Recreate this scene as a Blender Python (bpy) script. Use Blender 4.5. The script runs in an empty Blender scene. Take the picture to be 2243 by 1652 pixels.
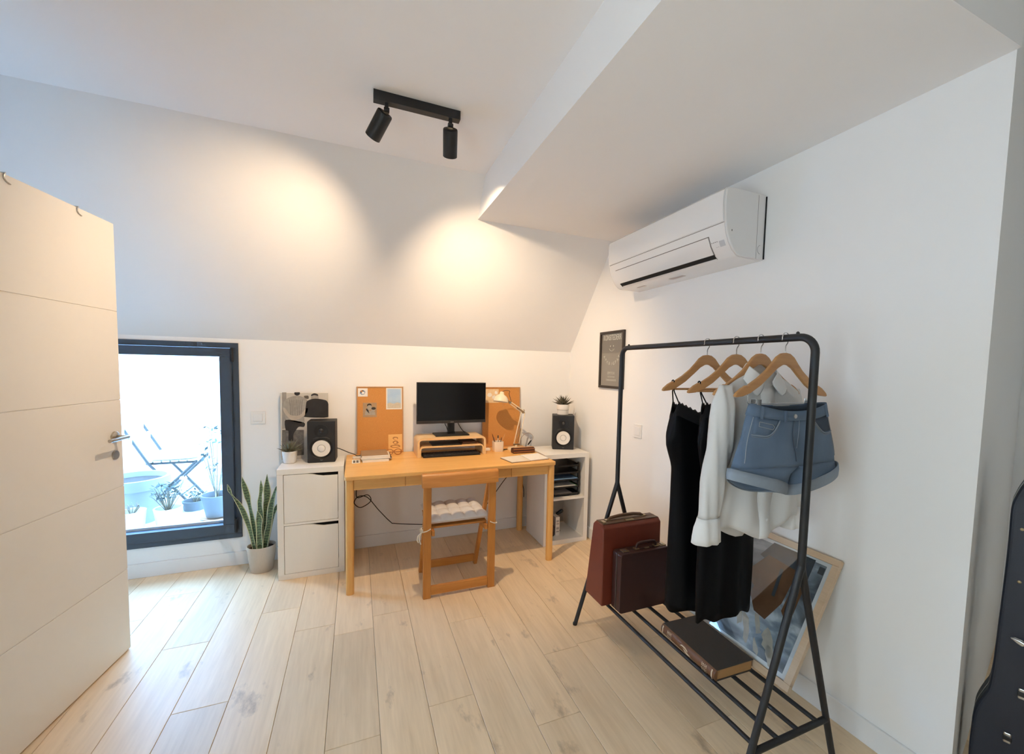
import bpy, bmesh, math, random
from mathutils import Vector, Matrix
random.seed(7)
sc = bpy.context.scene
COL = sc.collection

# ------------------------------------------------------------------ camera
F_PX, CX, CY = 912.767, 1161.955, 866.004
YAW, PITCH, ROLL = 0.396192, 0.0643901, -0.0218788
EYE = Vector((0, 0, 1.5))
_f = Vector((math.sin(YAW)*math.cos(PITCH), math.cos(YAW)*math.cos(PITCH), -math.sin(PITCH)))
_r = Vector((math.cos(YAW), -math.sin(YAW), 0))
_d = _f.cross(_r)
RIGHT = math.cos(ROLL)*_r + math.sin(ROLL)*_d
DOWN = -math.sin(ROLL)*_r + math.cos(ROLL)*_d
FWD = _f
cam = bpy.data.cameras.new('camera')
cam.sensor_fit = 'HORIZONTAL'; cam.sensor_width = 36
cam.lens = F_PX/2243*36
cam.shift_x = (1121.5-CX)/2243
cam.shift_y = (CY-826)/2243
cam.clip_start = 0.02
camo = bpy.data.objects.new('camera', cam); COL.objects.link(camo)
mw = Matrix((RIGHT, -DOWN, -FWD)).transposed().to_4x4(); mw.translation = EYE
camo.matrix_world = mw
sc.camera = camo

# ------------------------------------------------------------------ world, exposure
SKY = 27.0
w = bpy.data.worlds.new('world'); sc.world = w; w.use_nodes = True
bg = w.node_tree.nodes['Background']
bg.inputs[0].default_value = (0.27, 0.555, 1.0, 1); bg.inputs[1].default_value = SKY
sc.view_settings.view_transform = 'Standard'; sc.view_settings.look = 'None'
sc.view_settings.exposure = 0.13; sc.view_settings.gamma = 1; sc.view_settings.use_curve_mapping = False
sc.cycles.use_denoising = True
sc.cycles.max_bounces = 7; sc.cycles.diffuse_bounces = 5; sc.cycles.glossy_bounces = 3; sc.cycles.transparent_max_bounces = 10
sc.cycles.use_adaptive_sampling = True; sc.cycles.adaptive_threshold = 0.1; sc.cycles.adaptive_min_samples = 16; sc.cycles.use_light_tree = False
sc.cycles.caustics_reflective = False; sc.cycles.caustics_refractive = False
sc.cycles.sample_clamp_indirect = 6.0
BEAM_W = 112.0

def portal(name, loc, rot, sx, sy):
    l = bpy.data.lights.new(name, 'AREA'); l.shape = 'RECTANGLE'; l.size = sx; l.size_y = sy
    l.cycles.is_portal = True
    o = bpy.data.objects.new(name, l); COL.objects.link(o); o.location = loc; o.rotation_euler = rot
    return o
portal('window_portal', (-1.517, 3.87, 0.92), (math.pi/2, 0, math.pi), 1.47, 1.43)
portal('added_window_portal', (-1.42, 0.0, 1.25), (math.pi/2, 0, -math.pi/2), 1.2, 1.5)  # portal of the unseen window added on the left

# ------------------------------------------------------------------ helpers
def W(px, py, axis, val):
    """photo pixel -> point on the plane axis = val"""
    d = RIGHT*((px-CX)/F_PX) + DOWN*((py-CY)/F_PX) + FWD
    return EYE + d*((val-EYE[axis])/d[axis])

def lin(c):
    c = c/255.0
    return c/12.92 if c <= 0.04045 else ((c+0.055)/1.055)**2.4
def rgb(c): return (lin(c[0]), lin(c[1]), lin(c[2]), 1)

_m = {}
def mat(name, c, rough=0.5, metal=0.0, noise=0.06, nscale=30, bump=0.0, bscale=200, stretch=(1,1,1), c2=None,
        trans=0.0, emit=0.0, coat=0.0, sheen=0.0, alpha=1.0, spec=0.5):
    if name in _m: return _m[name]
    m = bpy.data.materials.new(name); m.use_nodes = True; _m[name] = m
    nt = m.node_tree; N = nt.nodes; L = nt.links
    b = N['Principled BSDF']
    b.inputs['Roughness'].default_value = rough; b.inputs['Metallic'].default_value = metal
    b.inputs['Specular IOR Level'].default_value = spec
    if coat: b.inputs['Coat Weight'].default_value = coat; b.inputs['Coat Roughness'].default_value = 0.08
    if sheen: b.inputs['Sheen Weight'].default_value = sheen
    col = rgb(c)
    tc = N.new('ShaderNodeTexCoord'); mp = N.new('ShaderNodeMapping'); mp.inputs['Scale'].default_value = stretch
    L.new(tc.outputs['Object'], mp.inputs['Vector'])
    nz = N.new('ShaderNodeTexNoise'); nz.inputs['Scale'].default_value = nscale; nz.inputs['Detail'].default_value = 4
    L.new(mp.outputs[0], nz.inputs['Vector'])
    mx = N.new('ShaderNodeMix'); mx.data_type = 'RGBA'
    a, bb = (col, rgb(c2)) if c2 else (tuple(max(0, v*(1-noise)) for v in col[:3])+(1,), tuple(v*(1+noise) for v in col[:3])+(1,))
    mx.inputs[6].default_value = a; mx.inputs[7].default_value = bb
    L.new(nz.outputs['Fac'], mx.inputs[0]); L.new(mx.outputs[2], b.inputs['Base Color'])
    if bump:
        n2 = N.new('ShaderNodeTexNoise'); n2.inputs['Scale'].default_value = bscale; n2.inputs['Detail'].default_value = 3
        L.new(mp.outputs[0], n2.inputs['Vector'])
        bp = N.new('ShaderNodeBump'); bp.inputs['Strength'].default_value = bump; bp.inputs['Distance'].default_value = 0.002
        L.new(n2.outputs['Fac'], bp.inputs['Height']); L.new(bp.outputs[0], b.inputs['Normal'])
    if emit:
        b.inputs['Emission Color'].default_value = col; b.inputs['Emission Strength'].default_value = emit
    if trans:
        tl = N.new('ShaderNodeBsdfTranslucent'); L.new(mx.outputs[2], tl.inputs['Color'])
        ms = N.new('ShaderNodeMixShader'); ms.inputs[0].default_value = trans
        L.new(b.outputs[0], ms.inputs[1]); L.new(tl.outputs[0], ms.inputs[2])
        out = ms
        if alpha < 1:
            tp = N.new('ShaderNodeBsdfTransparent'); m2 = N.new('ShaderNodeMixShader'); m2.inputs[0].default_value = alpha
            L.new(tp.outputs[0], m2.inputs[1]); L.new(ms.outputs[0], m2.inputs[2]); out = m2
        L.new(out.outputs[0], N['Material Output'].inputs[0])
    return m

def wood(name, c1, c2, axis='x', scale=14, rough=0.45, rnd=False, knots=False, fine=0.35, contrast=1.0):
    if name in _m: return _m[name]
    m = bpy.data.materials.new(name); m.use_nodes = True; _m[name] = m
    nt = m.node_tree; N = nt.nodes; L = nt.links; b = N['Principled BSDF']
    b.inputs['Roughness'].default_value = rough
    tc = N.new('ShaderNodeTexCoord'); mp = N.new('ShaderNodeMapping')
    s = [1, 1, 1]; s['xyz'.index(axis)] = 0.07; mp.inputs['Scale'].default_value = s
    src = tc.outputs['Object']
    if rnd:
        oi = N.new('ShaderNodeObjectInfo'); ml = N.new('ShaderNodeMath'); ml.operation = 'MULTIPLY'; ml.inputs[1].default_value = 57
        L.new(oi.outputs['Random'], ml.inputs[0])
        va = N.new('ShaderNodeVectorMath'); va.operation = 'ADD'
        L.new(tc.outputs['Object'], va.inputs[0]); L.new(ml.outputs[0], va.inputs[1]); src = va.outputs[0]
    L.new(src, mp.inputs['Vector'])
    n1 = N.new('ShaderNodeTexNoise'); n1.inputs['Scale'].default_value = scale; n1.inputs['Detail'].default_value = 6
    n1.inputs['Distortion'].default_value = 1.2; L.new(mp.outputs[0], n1.inputs['Vector'])
    n2 = N.new('ShaderNodeTexNoise'); n2.inputs['Scale'].default_value = scale*9; n2.inputs['Detail'].default_value = 3
    L.new(mp.outputs[0], n2.inputs['Vector'])
    mf = N.new('ShaderNodeMix'); mf.data_type = 'FLOAT'; mf.inputs[0].default_value = fine
    L.new(n1.outputs['Fac'], mf.inputs[2]); L.new(n2.outputs['Fac'], mf.inputs[3])
    cr = N.new('ShaderNodeValToRGB'); e = cr.color_ramp.elements
    e[0].position = 0.5-0.22/contrast; e[0].color = rgb(c2); e[1].position = 0.5+0.16/contrast; e[1].color = rgb(c1)
    L.new(mf.outputs[0], cr.inputs[0]); colr = cr.outputs[0]
    if knots:
        mk = N.new('ShaderNodeMapping'); k = [1, 1, 1]; k['xyz'.index(axis)] = 0.45; mk.inputs['Scale'].default_value = k
        L.new(src, mk.inputs['Vector'])
        nd = N.new('ShaderNodeTexNoise'); nd.inputs['Scale'].default_value = 11; nd.inputs['Detail'].default_value = 4
        L.new(mk.outputs[0], nd.inputs['Vector'])
        vo = N.new('ShaderNodeTexNoise'); vo.inputs['Scale'].default_value = 8.0; vo.inputs['Detail'].default_value = 5
        vo.inputs['Roughness'].default_value = 0.62
        L.new(mk.outputs[0], vo.inputs['Vector'])
        r2 = N.new('ShaderNodeValToRGB'); r2.color_ramp.elements[0].position = 0.62; r2.color_ramp.elements[0].color = (0, 0, 0, 1)
        r2.color_ramp.elements[1].position = 0.74; r2.color_ramp.elements[1].color = (1, 1, 1, 1)
        L.new(vo.outputs['Fac'], r2.inputs[0])
        mx = N.new('ShaderNodeMix'); mx.data_type = 'RGBA'; mx.inputs[7].default_value = rgb((150, 122, 96))
        ml2 = N.new('ShaderNodeMath'); ml2.operation = 'MULTIPLY'; ml2.inputs[1].default_value = 0.65
        L.new(r2.outputs[0], ml2.inputs[0]); L.new(ml2.outputs[0], mx.inputs[0]); L.new(colr, mx.inputs[6]); colr = mx.outputs[2]
    if rnd:
        hs = N.new('ShaderNodeHueSaturation'); ma = N.new('ShaderNodeMath'); ma.operation = 'MULTIPLY_ADD'
        ma.inputs[1].default_value = 0.14; ma.inputs[2].default_value = 0.93
        L.new(oi.outputs['Random'], ma.inputs[0]); L.new(ma.outputs[0], hs.inputs['Value']); L.new(colr, hs.inputs['Color']); colr = hs.outputs[0]
    L.new(colr, b.inputs['Base Color'])
    bp = N.new('ShaderNodeBump'); bp.inputs['Strength'].default_value = 0.08; bp.inputs['Distance'].default_value = 0.001
    L.new(mf.outputs[0], bp.inputs['Height']); L.new(bp.outputs[0], b.inputs['Normal'])
    return m

def glass(name, tint=(1, 1, 1), rough=0.0):
    m = bpy.data.materials.new(name); m.use_nodes = True; _m[name] = m
    nt = m.node_tree; N = nt.nodes; L = nt.links; N.remove(N['Principled BSDF'])
    tp = N.new('ShaderNodeBsdfTransparent'); tp.inputs[0].default_value = (*tint, 1)
    gl = N.new('ShaderNodeBsdfGlossy'); gl.inputs['Roughness'].default_value = rough
    lw = N.new('ShaderNodeLayerWeight'); lw.inputs[0].default_value = 0.5
    pw = N.new('ShaderNodeMath'); pw.operation = 'POWER'; pw.inputs[1].default_value = 5
    fr = N.new('ShaderNodeMath'); fr.operation = 'MULTIPLY_ADD'; fr.inputs[1].default_value = 0.9; fr.inputs[2].default_value = 0.05
    L.new(lw.outputs['Facing'], pw.inputs[0]); L.new(pw.outputs[0], fr.inputs[0])
    ms = N.new('ShaderNodeMixShader')
    L.new(fr.outputs[0], ms.inputs[0]); L.new(tp.outputs[0], ms.inputs[1]); L.new(gl.outputs[0], ms.inputs[2])
    L.new(ms.outputs[0], N['Material Output'].inputs[0])
    return m

WL = {}
class B:
    """collects shapes in world coordinates; build() links them as one mesh object"""
    def __init__(s, T=None): s.v = []; s.f = []; s.mi = []; s.T = T; s.cur = 0
    def add(s, vs, fs):
        o = len(s.v)
        s.v += [Vector(p) for p in vs]; s.f += [[i+o for i in f] for f in fs]; s.mi += [s.cur]*len(fs); return s
    def box(s, x0, x1, y0, y1, z0, z1):
        return s.add([(x0,y0,z0),(x1,y0,z0),(x1,y1,z0),(x0,y1,z0),(x0,y0,z1),(x1,y0,z1),(x1,y1,z1),(x0,y1,z1)],
                     [(0,3,2,1),(4,5,6,7),(0,1,5,4),(1,2,6,5),(2,3,7,6),(3,0,4,7)])
    def prism(s, pts, fn, d0, d1):
        """2D outline pts, fn(u,v,d)->point"""
        n = len(pts)
        vs = [fn(p[0], p[1], d0) for p in pts]+[fn(p[0], p[1], d1) for p in pts]
        fs = [list(range(n))[::-1], list(range(n, 2*n))]+[[i, (i+1) % n, (i+1) % n+n, i+n] for i in range(n)]
        return s.add(vs, fs)
    def rings(s, rings, cap0=True, cap1=True, close=True):
        n = len(rings[0]); vs = [p for r in rings for p in r]; fs = []
        for i in range(len(rings)-1):
            for j in range(n if close else n-1):
                k = (j+1) % n
                fs.append([i*n+j, i*n+k, (i+1)*n+k, (i+1)*n+j])
        if cap0: fs.append(list(range(n))[::-1])
        if cap1: fs.append([(len(rings)-1)*n+j for j in range(n)])
        return s.add(vs, fs)
    def tube(s, path, r, n=10, caps=True):
        path = [Vector(p) for p in path]; rs = r if isinstance(r, (list, tuple)) else [r]*len(path)
        t0 = (path[1]-path[0]).normalized()
        up = Vector((0, 0, 1)) if abs(t0.z) < 0.9 else Vector((1, 0, 0))
        a = t0.cross(up).normalized(); R = []
        for i, p in enumerate(path):
            if i == 0: t = path[1]-path[0]
            elif i == len(path)-1: t = path[-1]-path[-2]
            else: t = (path[i+1]-path[i]).normalized()+(path[i]-path[i-1]).normalized()
            t.normalize(); a = (a-t*a.dot(t)).normalized(); b = t.cross(a)
            R.append([p+(a*math.cos(2*math.pi*k/n)+b*math.sin(2*math.pi*k/n))*rs[i] for k in range(n)])
        return s.rings(R, caps, caps)
    def lathe(s, prof, o, n=28, axis=None, caps=True, sx=1, sy=1):
        """profile (r, h) revolved round the axis from o"""
        o = Vector(o); ax = Vector(axis or (0, 0, 1)).normalized()
        if abs(ax.z) > 0.99: a, b = Vector((1, 0, 0)), Vector((0, 1, 0))*(1 if ax.z > 0 else -1)
        else: a = ax.cross(Vector((0, 0, 1))).normalized(); b = ax.cross(a)
        R = [[o+ax*h+(a*math.cos(2*math.pi*k/n)*sx+b*math.sin(2*math.pi*k/n)*sy)*r for k in range(n)] for r, h in prof]
        return s.rings(R, caps, caps)
    def build(s, name, m, parent=None, smooth=None, bevel=0.0, seg=2, solid=0.0, sub=0, origin=None, flip=True):
        vs = [s.T @ p for p in s.v] if s.T else s.v
        if parent is not None: o3 = WL[parent.name]
        elif origin is not None: o3 = Vector(origin)
        else:
            xs = [p.x for p in vs]; ys = [p.y for p in vs]; zs = [p.z for p in vs]
            o3 = Vector(((min(xs)+max(xs))/2, (min(ys)+max(ys))/2, min(zs)))
        me = bpy.data.meshes.new(name); me.from_pydata([p-o3 for p in vs], [], s.f)
        for mm in (m if isinstance(m, (list, tuple)) else [m]): me.materials.append(mm)
        if any(s.mi): me.polygons.foreach_set('material_index', s.mi)
        if flip:
            bm = bmesh.new(); bm.from_mesh(me); bmesh.ops.recalc_face_normals(bm, faces=bm.faces); bm.to_mesh(me); bm.free()
        if smooth is not None:
            me.shade_smooth()
            if smooth < 180: me.set_sharp_from_angle(angle=math.radians(smooth))
        o = bpy.data.objects.new(name, me); COL.objects.link(o)
        if parent is not None: o.parent = parent
        else: o.location = o3
        WL[o.name] = o3
        if bevel:
            md = o.modifiers.new('bevel', 'BEVEL'); md.width = bevel; md.segments = seg; md.limit_method = 'ANGLE'; md.angle_limit = math.radians(35)
        if solid:
            md = o.modifiers.new('solid', 'SOLIDIFY'); md.thickness = solid; md.offset = 0
        if sub:
            md = o.modifiers.new('sub', 'SUBSURF'); md.levels = sub; md.render_levels = sub
        return o

def root(name, loc, label=None, cat=None, group=None, kind=None):
    o = bpy.data.objects.new(name, None); COL.objects.link(o); o.location = loc; o.empty_display_size = 0.05
    WL[o.name] = Vector(loc)
    return tag(o, label, cat, group, kind)
def tag(o, label=None, cat=None, group=None, kind=None):
    if label: o['label'] = label
    if cat: o['category'] = cat
    if group: o['group'] = group
    if kind: o['kind'] = kind
    return o
def struct(o, label=None): o['kind'] = 'structure'; return tag(o, label)

def text(name, s, size, M, m, parent, extrude=0.0004, align='CENTER'):
    cu = bpy.data.curves.new(name, 'FONT'); cu.body = s; cu.size = size; cu.extrude = extrude
    cu.align_x = align; cu.align_y = 'CENTER'; cu.resolution_u = 3
    t = bpy.data.objects.new(name, cu); COL.objects.link(t); bpy.context.view_layer.update()
    me = bpy.data.meshes.new_from_object(t.evaluated_get(bpy.context.evaluated_depsgraph_get()))
    bpy.data.objects.remove(t); me.transform(Matrix.Translation(-WL[parent.name]) @ M)
    me.materials.clear(); me.materials.append(m)
    o = bpy.data.objects.new(name, me); COL.objects.link(o); o.parent = parent; WL[o.name] = WL[parent.name]
    return o
def frameM(o, x, y):
    x = Vector(x).normalized(); y = Vector(y).normalized(); z = x.cross(y)
    m = Matrix((x, y, z)).transposed().to_4x4(); m.translation = Vector(o); return m
def rrect(x0, x1, y0, y1, r, n=4):
    out = []
    for cx, cy, a0 in ((x1-r, y1-r, 0), (x0+r, y1-r, 90), (x0+r, y0+r, 180), (x1-r, y0+r, 270)):
        for i in range(n+1):
            a = math.radians(a0+90*i/n); out.append((cx+r*math.cos(a), cy+r*math.sin(a)))
    return out
XZ = lambda u, v, d: (u, d, v)
XY = lambda u, v, d: (u, v, d)
YZ = lambda u, v, d: (d, u, v)
def arc(c, r, a0, a1, n, ex, ey):
    c = Vector(c); ex = Vector(ex); ey = Vector(ey)
    return [c+ex*(r*math.cos(math.radians(a0+(a1-a0)*i/n)))+ey*(r*math.sin(math.radians(a0+(a1-a0)*i/n))) for i in range(n+1)]

def catmull(P, n):
    out = []
    for i in range(len(P)-1):
        p0, p1, p2, p3 = P[max(i-1, 0)], P[i], P[i+1], P[min(i+2, len(P)-1)]
        for k in range(n):
            t = k/n; out.append(0.5*((2*p1)+(p2-p0)*t+(2*p0-5*p1+4*p2-p3)*t*t+(3*p1-p0-3*p2+p3)*t**3))
    return out+[P[-1]]

# ------------------------------------------------------------------ materials
M_WALL = mat('wall_paint', (244, 242, 240), 0.9, noise=0.012, nscale=3, bump=0.05, bscale=350)
M_CEIL = mat('ceiling_paint', (244, 241, 239), 0.92, noise=0.012, nscale=3)
M_TRIM = mat('trim_white', (238, 237, 236), 0.45, noise=0.01)
M_DOOR = mat('door_lacquer', (236, 232, 227), 0.4, noise=0.01)
M_ANTH = mat('window_aluminium', (60, 69, 81), 0.45, metal=0.0, noise=0.05, nscale=80)
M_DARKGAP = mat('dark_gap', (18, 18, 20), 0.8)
M_STEEL = mat('brushed_steel', (190, 186, 180), 0.3, metal=1.0)
M_CHROME = mat('chrome_wire', (205, 205, 205), 0.18, metal=1.0)
M_BLACK = mat('black_powder_coat', (30, 30, 32), 0.5, noise=0.1, nscale=120)
M_BLKPL = mat('black_plastic', (24, 24, 26), 0.45, noise=0.1)
M_SCREEN = mat('screen_black', (10, 10, 12), 0.22)
M_WHITEPL = mat('white_plastic', (240, 238, 235), 0.3, noise=0.01)
M_LAM = mat('white_laminate', (240, 236, 230), 0.4, noise=0.015, nscale=60, stretch=(1, 1, 0.05))
M_FLOOR = wood('oak_plank', (246, 218, 180), (224, 194, 154), 'y', 9, 0.42, rnd=True, knots=True, fine=0.4)
M_DESK = wood('desk_birch', (238, 184, 110), (218, 160, 88), 'x', 16, 0.4)
M_DESKV = wood('desk_birch_upright', (238, 184, 110), (218, 160, 88), 'z', 16, 0.4)
M_CHAIR = wood('chair_beech', (206, 138, 66), (178, 110, 46), 'z', 16, 0.4)
M_CHAIRX = wood('chair_beech_cross', (206, 138, 66), (178, 110, 46), 'x', 16, 0.4)
M_BAMBOO = wood('bamboo_stand', (236, 200, 148), (222, 180, 124), 'x', 14, 0.4)
M_HANGER = wood('hanger_wood', (198, 146, 92), (174, 120, 70), 'x', 14, 0.4)
M_FRAMEW = wood('pale_oak_frame', (216, 190, 160), (196, 168, 136), 'y', 14, 0.5)
M_CORK = mat('cork', (218, 154, 84), 0.95, nscale=160, c2=(194, 128, 64), bump=0.5, bscale=260)
M_PAPER = mat('paper_white', (236, 230, 222), 0.8, noise=0.02)

# ------------------------------------------------------------------ the setting
XR, YB, ZC, ZS = 1.918, 3.6, 2.764, 2.533
KNEE = 1.664; SLY = 2.733
XL = -2.3; YF = -1.3; XF = 3.4
WX0, WX1, WZ0, WZ1 = -2.25, -0.785, 0.208, 1.635  # left end widened, unseen behind the door, to admit more daylight

fl = B().box(XL-0.1, XF+0.1, YF-0.15, YB+0.02, -0.08, -0.012).build('floor', M_DARKGAP); struct(fl, 'pale oak laminate floor of long planks with dark knots')
PW = 0.2045; X0 = -0.121
known = {-5: [3.246], -4: [2.634], -3: [2.122], -2: [2.825], -1: [2.565], 0: [1.702, 2.45], 2: [1.772], 4: [1.508], 5: [1.896], 3: [2.34]}
i = -11
while X0+i*PW < XF:
    xa, xb = X0+i*PW, X0+(i+1)*PW
    js = list(known.get(i, []))
    lo = js[0] if js else random.uniform(1.2, 2.6)
    js = js or [lo]
    y = min(js)
    while y > YF: y -= 1.285; js.append(y)
    y = max(js)
    while y < YB: y += 1.285; js.append(y)
    js = sorted(js)
    for a, b in zip(js[:-1], js[1:]):
        a, b = max(a, YF-0.1), min(b, YB+0.01)
        if b-a < 0.03: continue
        g, c = 0.0007, 0.0014
        vs = []
        for (q, z) in ((g, -0.012), (g, -c), (g+c, 0.0)):
            vs += [(xa+q, a+q, z), (xb-q, a+q, z), (xb-q, b-q, z), (xa+q, b-q, z)]
        fs = [(3, 2, 1, 0), (8, 9, 10, 11)]
        for k in (0, 4):
            for j in range(4): fs.append((k+j, k+(j+1) % 4, k+4+(j+1) % 4, k+4+j))
        bb = B().add(vs, fs)
        o = bb.build('plank', M_FLOOR, fl, flip=False)
        cx, cy = (xa+xb)/2, (a+b)/2                       # origin at the plank's own centre
        d = Vector((cx, cy, 0))-WL[fl.name]
        o.data.transform(Matrix.Translation(-d)); o.location = d
    i += 1

b = B()
b.box(XL-0.1, WX0, YB, YB+0.26, -0.08, KNEE+0.02).box(WX1, XR+0.05, YB, YB+0.26, -0.08, KNEE+0.02)
b.box(WX0, WX1, YB, YB+0.26, -0.08, WZ0).box(WX0, WX1, YB, YB+0.26, WZ1, KNEE+0.02)
struct(b.build('wall_back', M_WALL), 'low white knee wall holding the dark framed window')
b = B().prism([(YB, KNEE), (SLY, ZC), (SLY, ZC+0.2), (YB+0.3, KNEE+0.2), (YB+0.3, KNEE)], YZ, XL-0.1, XR+0.02)
struct(b.build('ceiling_slope', M_CEIL), 'white sloping attic ceiling above the desk')
struct(B().box(XL-0.1, XF+0.1, YF-0.15, SLY+0.02, ZC, ZC+0.15).build('ceiling', M_CEIL), 'flat white ceiling')
sz = lambda y: KNEE+(YB-y)*(ZC-KNEE)/(YB-SLY)
yb0 = YB-(ZS-KNEE)*(YB-SLY)/(ZC-KNEE)
b = B().prism([(0.68, ZS), (yb0, ZS), (SLY, ZC), (0.68, ZC)], YZ, 0.79, XR)
struct(b.build('ceiling_beam', M_CEIL), 'wide boxed white beam lowering the ceiling along the right wall')
b = B().prism([(XR, 3.86), (XR, 0.69), (XF, 0.69+0.265*(XF-XR)), (XF, 3.86)], XY, -0.08, ZC)
struct(b.build('wall_right', M_WALL), 'white right wall with the air conditioner, ending in a corner')
b = B().prism([(-1.4, 0.6), (-1.25, 0.6), (-1.25, 1.86), (XL, 1.86), (XL, 3.86), (XL-0.1, 3.86), (XL-0.1, 1.76), (-1.4, 1.76)], XY, -0.08, ZC+0.1)
LY0, LY1, LZ0, LZ1 = -0.6, 0.6, 0.5, 2.0
b.box(-1.4, -1.25, YF-0.15, LY0, -0.08, ZC+0.1).box(-1.4, -1.25, LY0, LY1, -0.08, LZ0).box(-1.4, -1.25, LY0, LY1, LZ1, ZC+0.1)
struct(b.build('wall_left', M_WALL))
struct(B().box(-1.4, XF+0.1, YF-0.15, YF, -0.08, ZC+0.1).build('wall_front', M_WALL))
struct(B().box(XF, XF+0.1, YF-0.15, 1.2, -0.08, ZC+0.1).build('wall_far_right', M_WALL))
struct(B().box(XL, XR, YB-0.013, YB, 0, 0.1).build('baseboard_back', M_TRIM, bevel=0.003), 'white baseboard along the knee wall')
struct(B().box(XR-0.013, XR, 0.69, YB-0.013, 0, 0.1).build('baseboard_right', M_TRIM, bevel=0.003), 'white baseboard along the right wall')

M_GLASS = glass('window_glass', (0.97, 0.985, 0.99))
# window
w1 = struct(root('window_1', ((WX0+WX1)/2, YB, WZ0)), 'dark grey framed window looking onto the terrace')
fo, so = 0.036, 0.072
b = B(); y0, y1 = YB-0.012, YB+0.09
b.box(WX0, WX1, y0, y1, WZ0, WZ0+fo).box(WX0, WX1, y0, y1, WZ1-fo, WZ1).box(WX0, WX0+fo, y0, y1, WZ0+fo, WZ1-fo).box(WX1-fo, WX1, y0, y1, WZ0+fo, WZ1-fo)
b.build('window_frame', M_ANTH, w1, bevel=0.002)
c0, c1 = WZ0+fo+0.003, WZ1-fo-0.003
for a0, a1 in ((WX0+fo+0.003, -1.752), (-1.748, WX1-fo-0.003)):  # first sash is unseen, added with the widening
    b = B(); y0, y1 = YB-0.03, YB+0.05
    for (p, q, r, s_) in ((a0, a1, c0, c0+so), (a0, a1, c1-so*0.85, c1), (a0, a0+so, c0+so, c1-so*0.85), (a1-so, a1, c0+so, c1-so*0.85)):
        b.box(p, q, y0, y1, r, s_)
    sash = b.build('sash', M_ANTH, w1, bevel=0.004)
    B().box(a0+so-0.005, a1-so+0.005, YB+0.02, YB+0.026, c0+so-0.005, c1-so*0.85+0.005).build('pane', M_GLASS, sash)
    B().box(a0+so, a1-so, YB+0.03, YB+0.05, c0+so, c0+so+0.018).build('glazing_bead', M_TRIM, sash)
for z in (WZ0+0.10, WZ1-0.085):
    B().tube([(a1+0.006, YB-0.035, z-0.05), (a1+0.006, YB-0.035, z+0.05)], 0.009, 10).build('hinge', M_BLKPL, w1, smooth=40)
b = B().box(a0+0.02, a0+0.05, YB-0.035, YB-0.03, 0.85, 0.95).tube([(a0+0.035, YB-0.03, 0.9), (a0+0.035, YB-0.07, 0.9), (a0+0.035, YB-0.07, 0.78)], 0.009)
b.build('window_handle', M_BLKPL, w1, smooth=40)
B().box(WX0-0.03, WX1+0.03, YB+0.1, YB+0.34, WZ0-0.03, WZ0-0.005).build('sill', M_TRIM, w1)
w2 = struct(root('added_fill_window', (-1.32, (LY0+LY1)/2, LZ0)))  # unseen window added to give fill light from the left
b = B(); x0, x1 = -1.36, -1.28
b.box(x0, x1, LY0, LY1, LZ0, LZ0+0.06).box(x0, x1, LY0, LY1, LZ1-0.06, LZ1).box(x0, x1, LY0, LY0+0.06, LZ0, LZ1).box(x0, x1, LY1-0.06, LY1, LZ0, LZ1).box(x0, x1, (LY0+LY1)/2-0.04, (LY0+LY1)/2+0.04, LZ0, LZ1)
b.build('window_frame', M_ANTH, w2)
B().box(-1.323, -1.318, LY0, LY1, LZ0, LZ1).build('pane', M_GLASS, w2)
mb = bpy.data.materials.new('warm_light_filter'); mb.use_nodes = True; mb.node_tree.nodes.remove(mb.node_tree.nodes['Principled BSDF'])  # invented tinted sheet that warms the added window's light
tb_ = mb.node_tree.nodes.new('ShaderNodeBsdfTransparent'); tb_.inputs[0].default_value = (0.98, 0.58, 0.36, 1); mb.node_tree.links.new(tb_.outputs[0], mb.node_tree.nodes['Material Output'].inputs[0])
B().add([(-1.29, LY0, LZ0), (-1.29, LY1, LZ0), (-1.29, LY1, LZ1), (-1.29, LY0, LZ1)], [(0, 1, 2, 3)]).build('light_filter', mb, w2)

# door leaf
DA = Vector((-1.091, 2.71, 0)); DU = Vector((-0.14, -0.99, 0)).normalized(); DN = Vector((0.99, -0.14, 0)).normalized(); ZU = Vector((0, 0, 1))
T = Matrix((DU, ZU, DN)).transposed().to_4x4(); T.translation = DA      # local x along leaf, y up, z out of the face
dr = struct(root('door_1', DA+DU*0.41+ZU*0.006), 'open white door leaf with four horizontal grooves')
B(T).box(0, 0.82, 0.006, 2.16, -0.042, -0.003).build('leaf', M_DOOR, dr, bevel=0.001)
zs = [0.006, 0.428, 0.863, 1.299, 1.735, 2.16]
for a, c in zip(zs[:-1], zs[1:]):
    B(T).box(0.0, 0.82, a+0.0016, c-0.0016, -0.006, 0).build('panel', M_DOOR, dr, bevel=0.0012)
hd = B(T).lathe([(0.026, 0), (0.026, 0.008), (0.022, 0.011)], (0.055, 1.12, 0), 24, (0, 0, 1)).build('door_handle', M_STEEL, dr, smooth=40)
B(T).tube([(0.055, 1.12, 0.008), (0.055, 1.12, 0.052), (0.058, 1.12, 0.058), (0.066, 1.12, 0.062), (0.19, 1.12, 0.062)], 0.0085, 12).build('lever', M_STEEL, hd, smooth=40)
B(T).lathe([(0.022, 0), (0.022, 0.006)], (0.055, 1.03, 0), 20, (0, 0, 1)).build('lock_rose', M_STEEL, dr, smooth=40)
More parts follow.
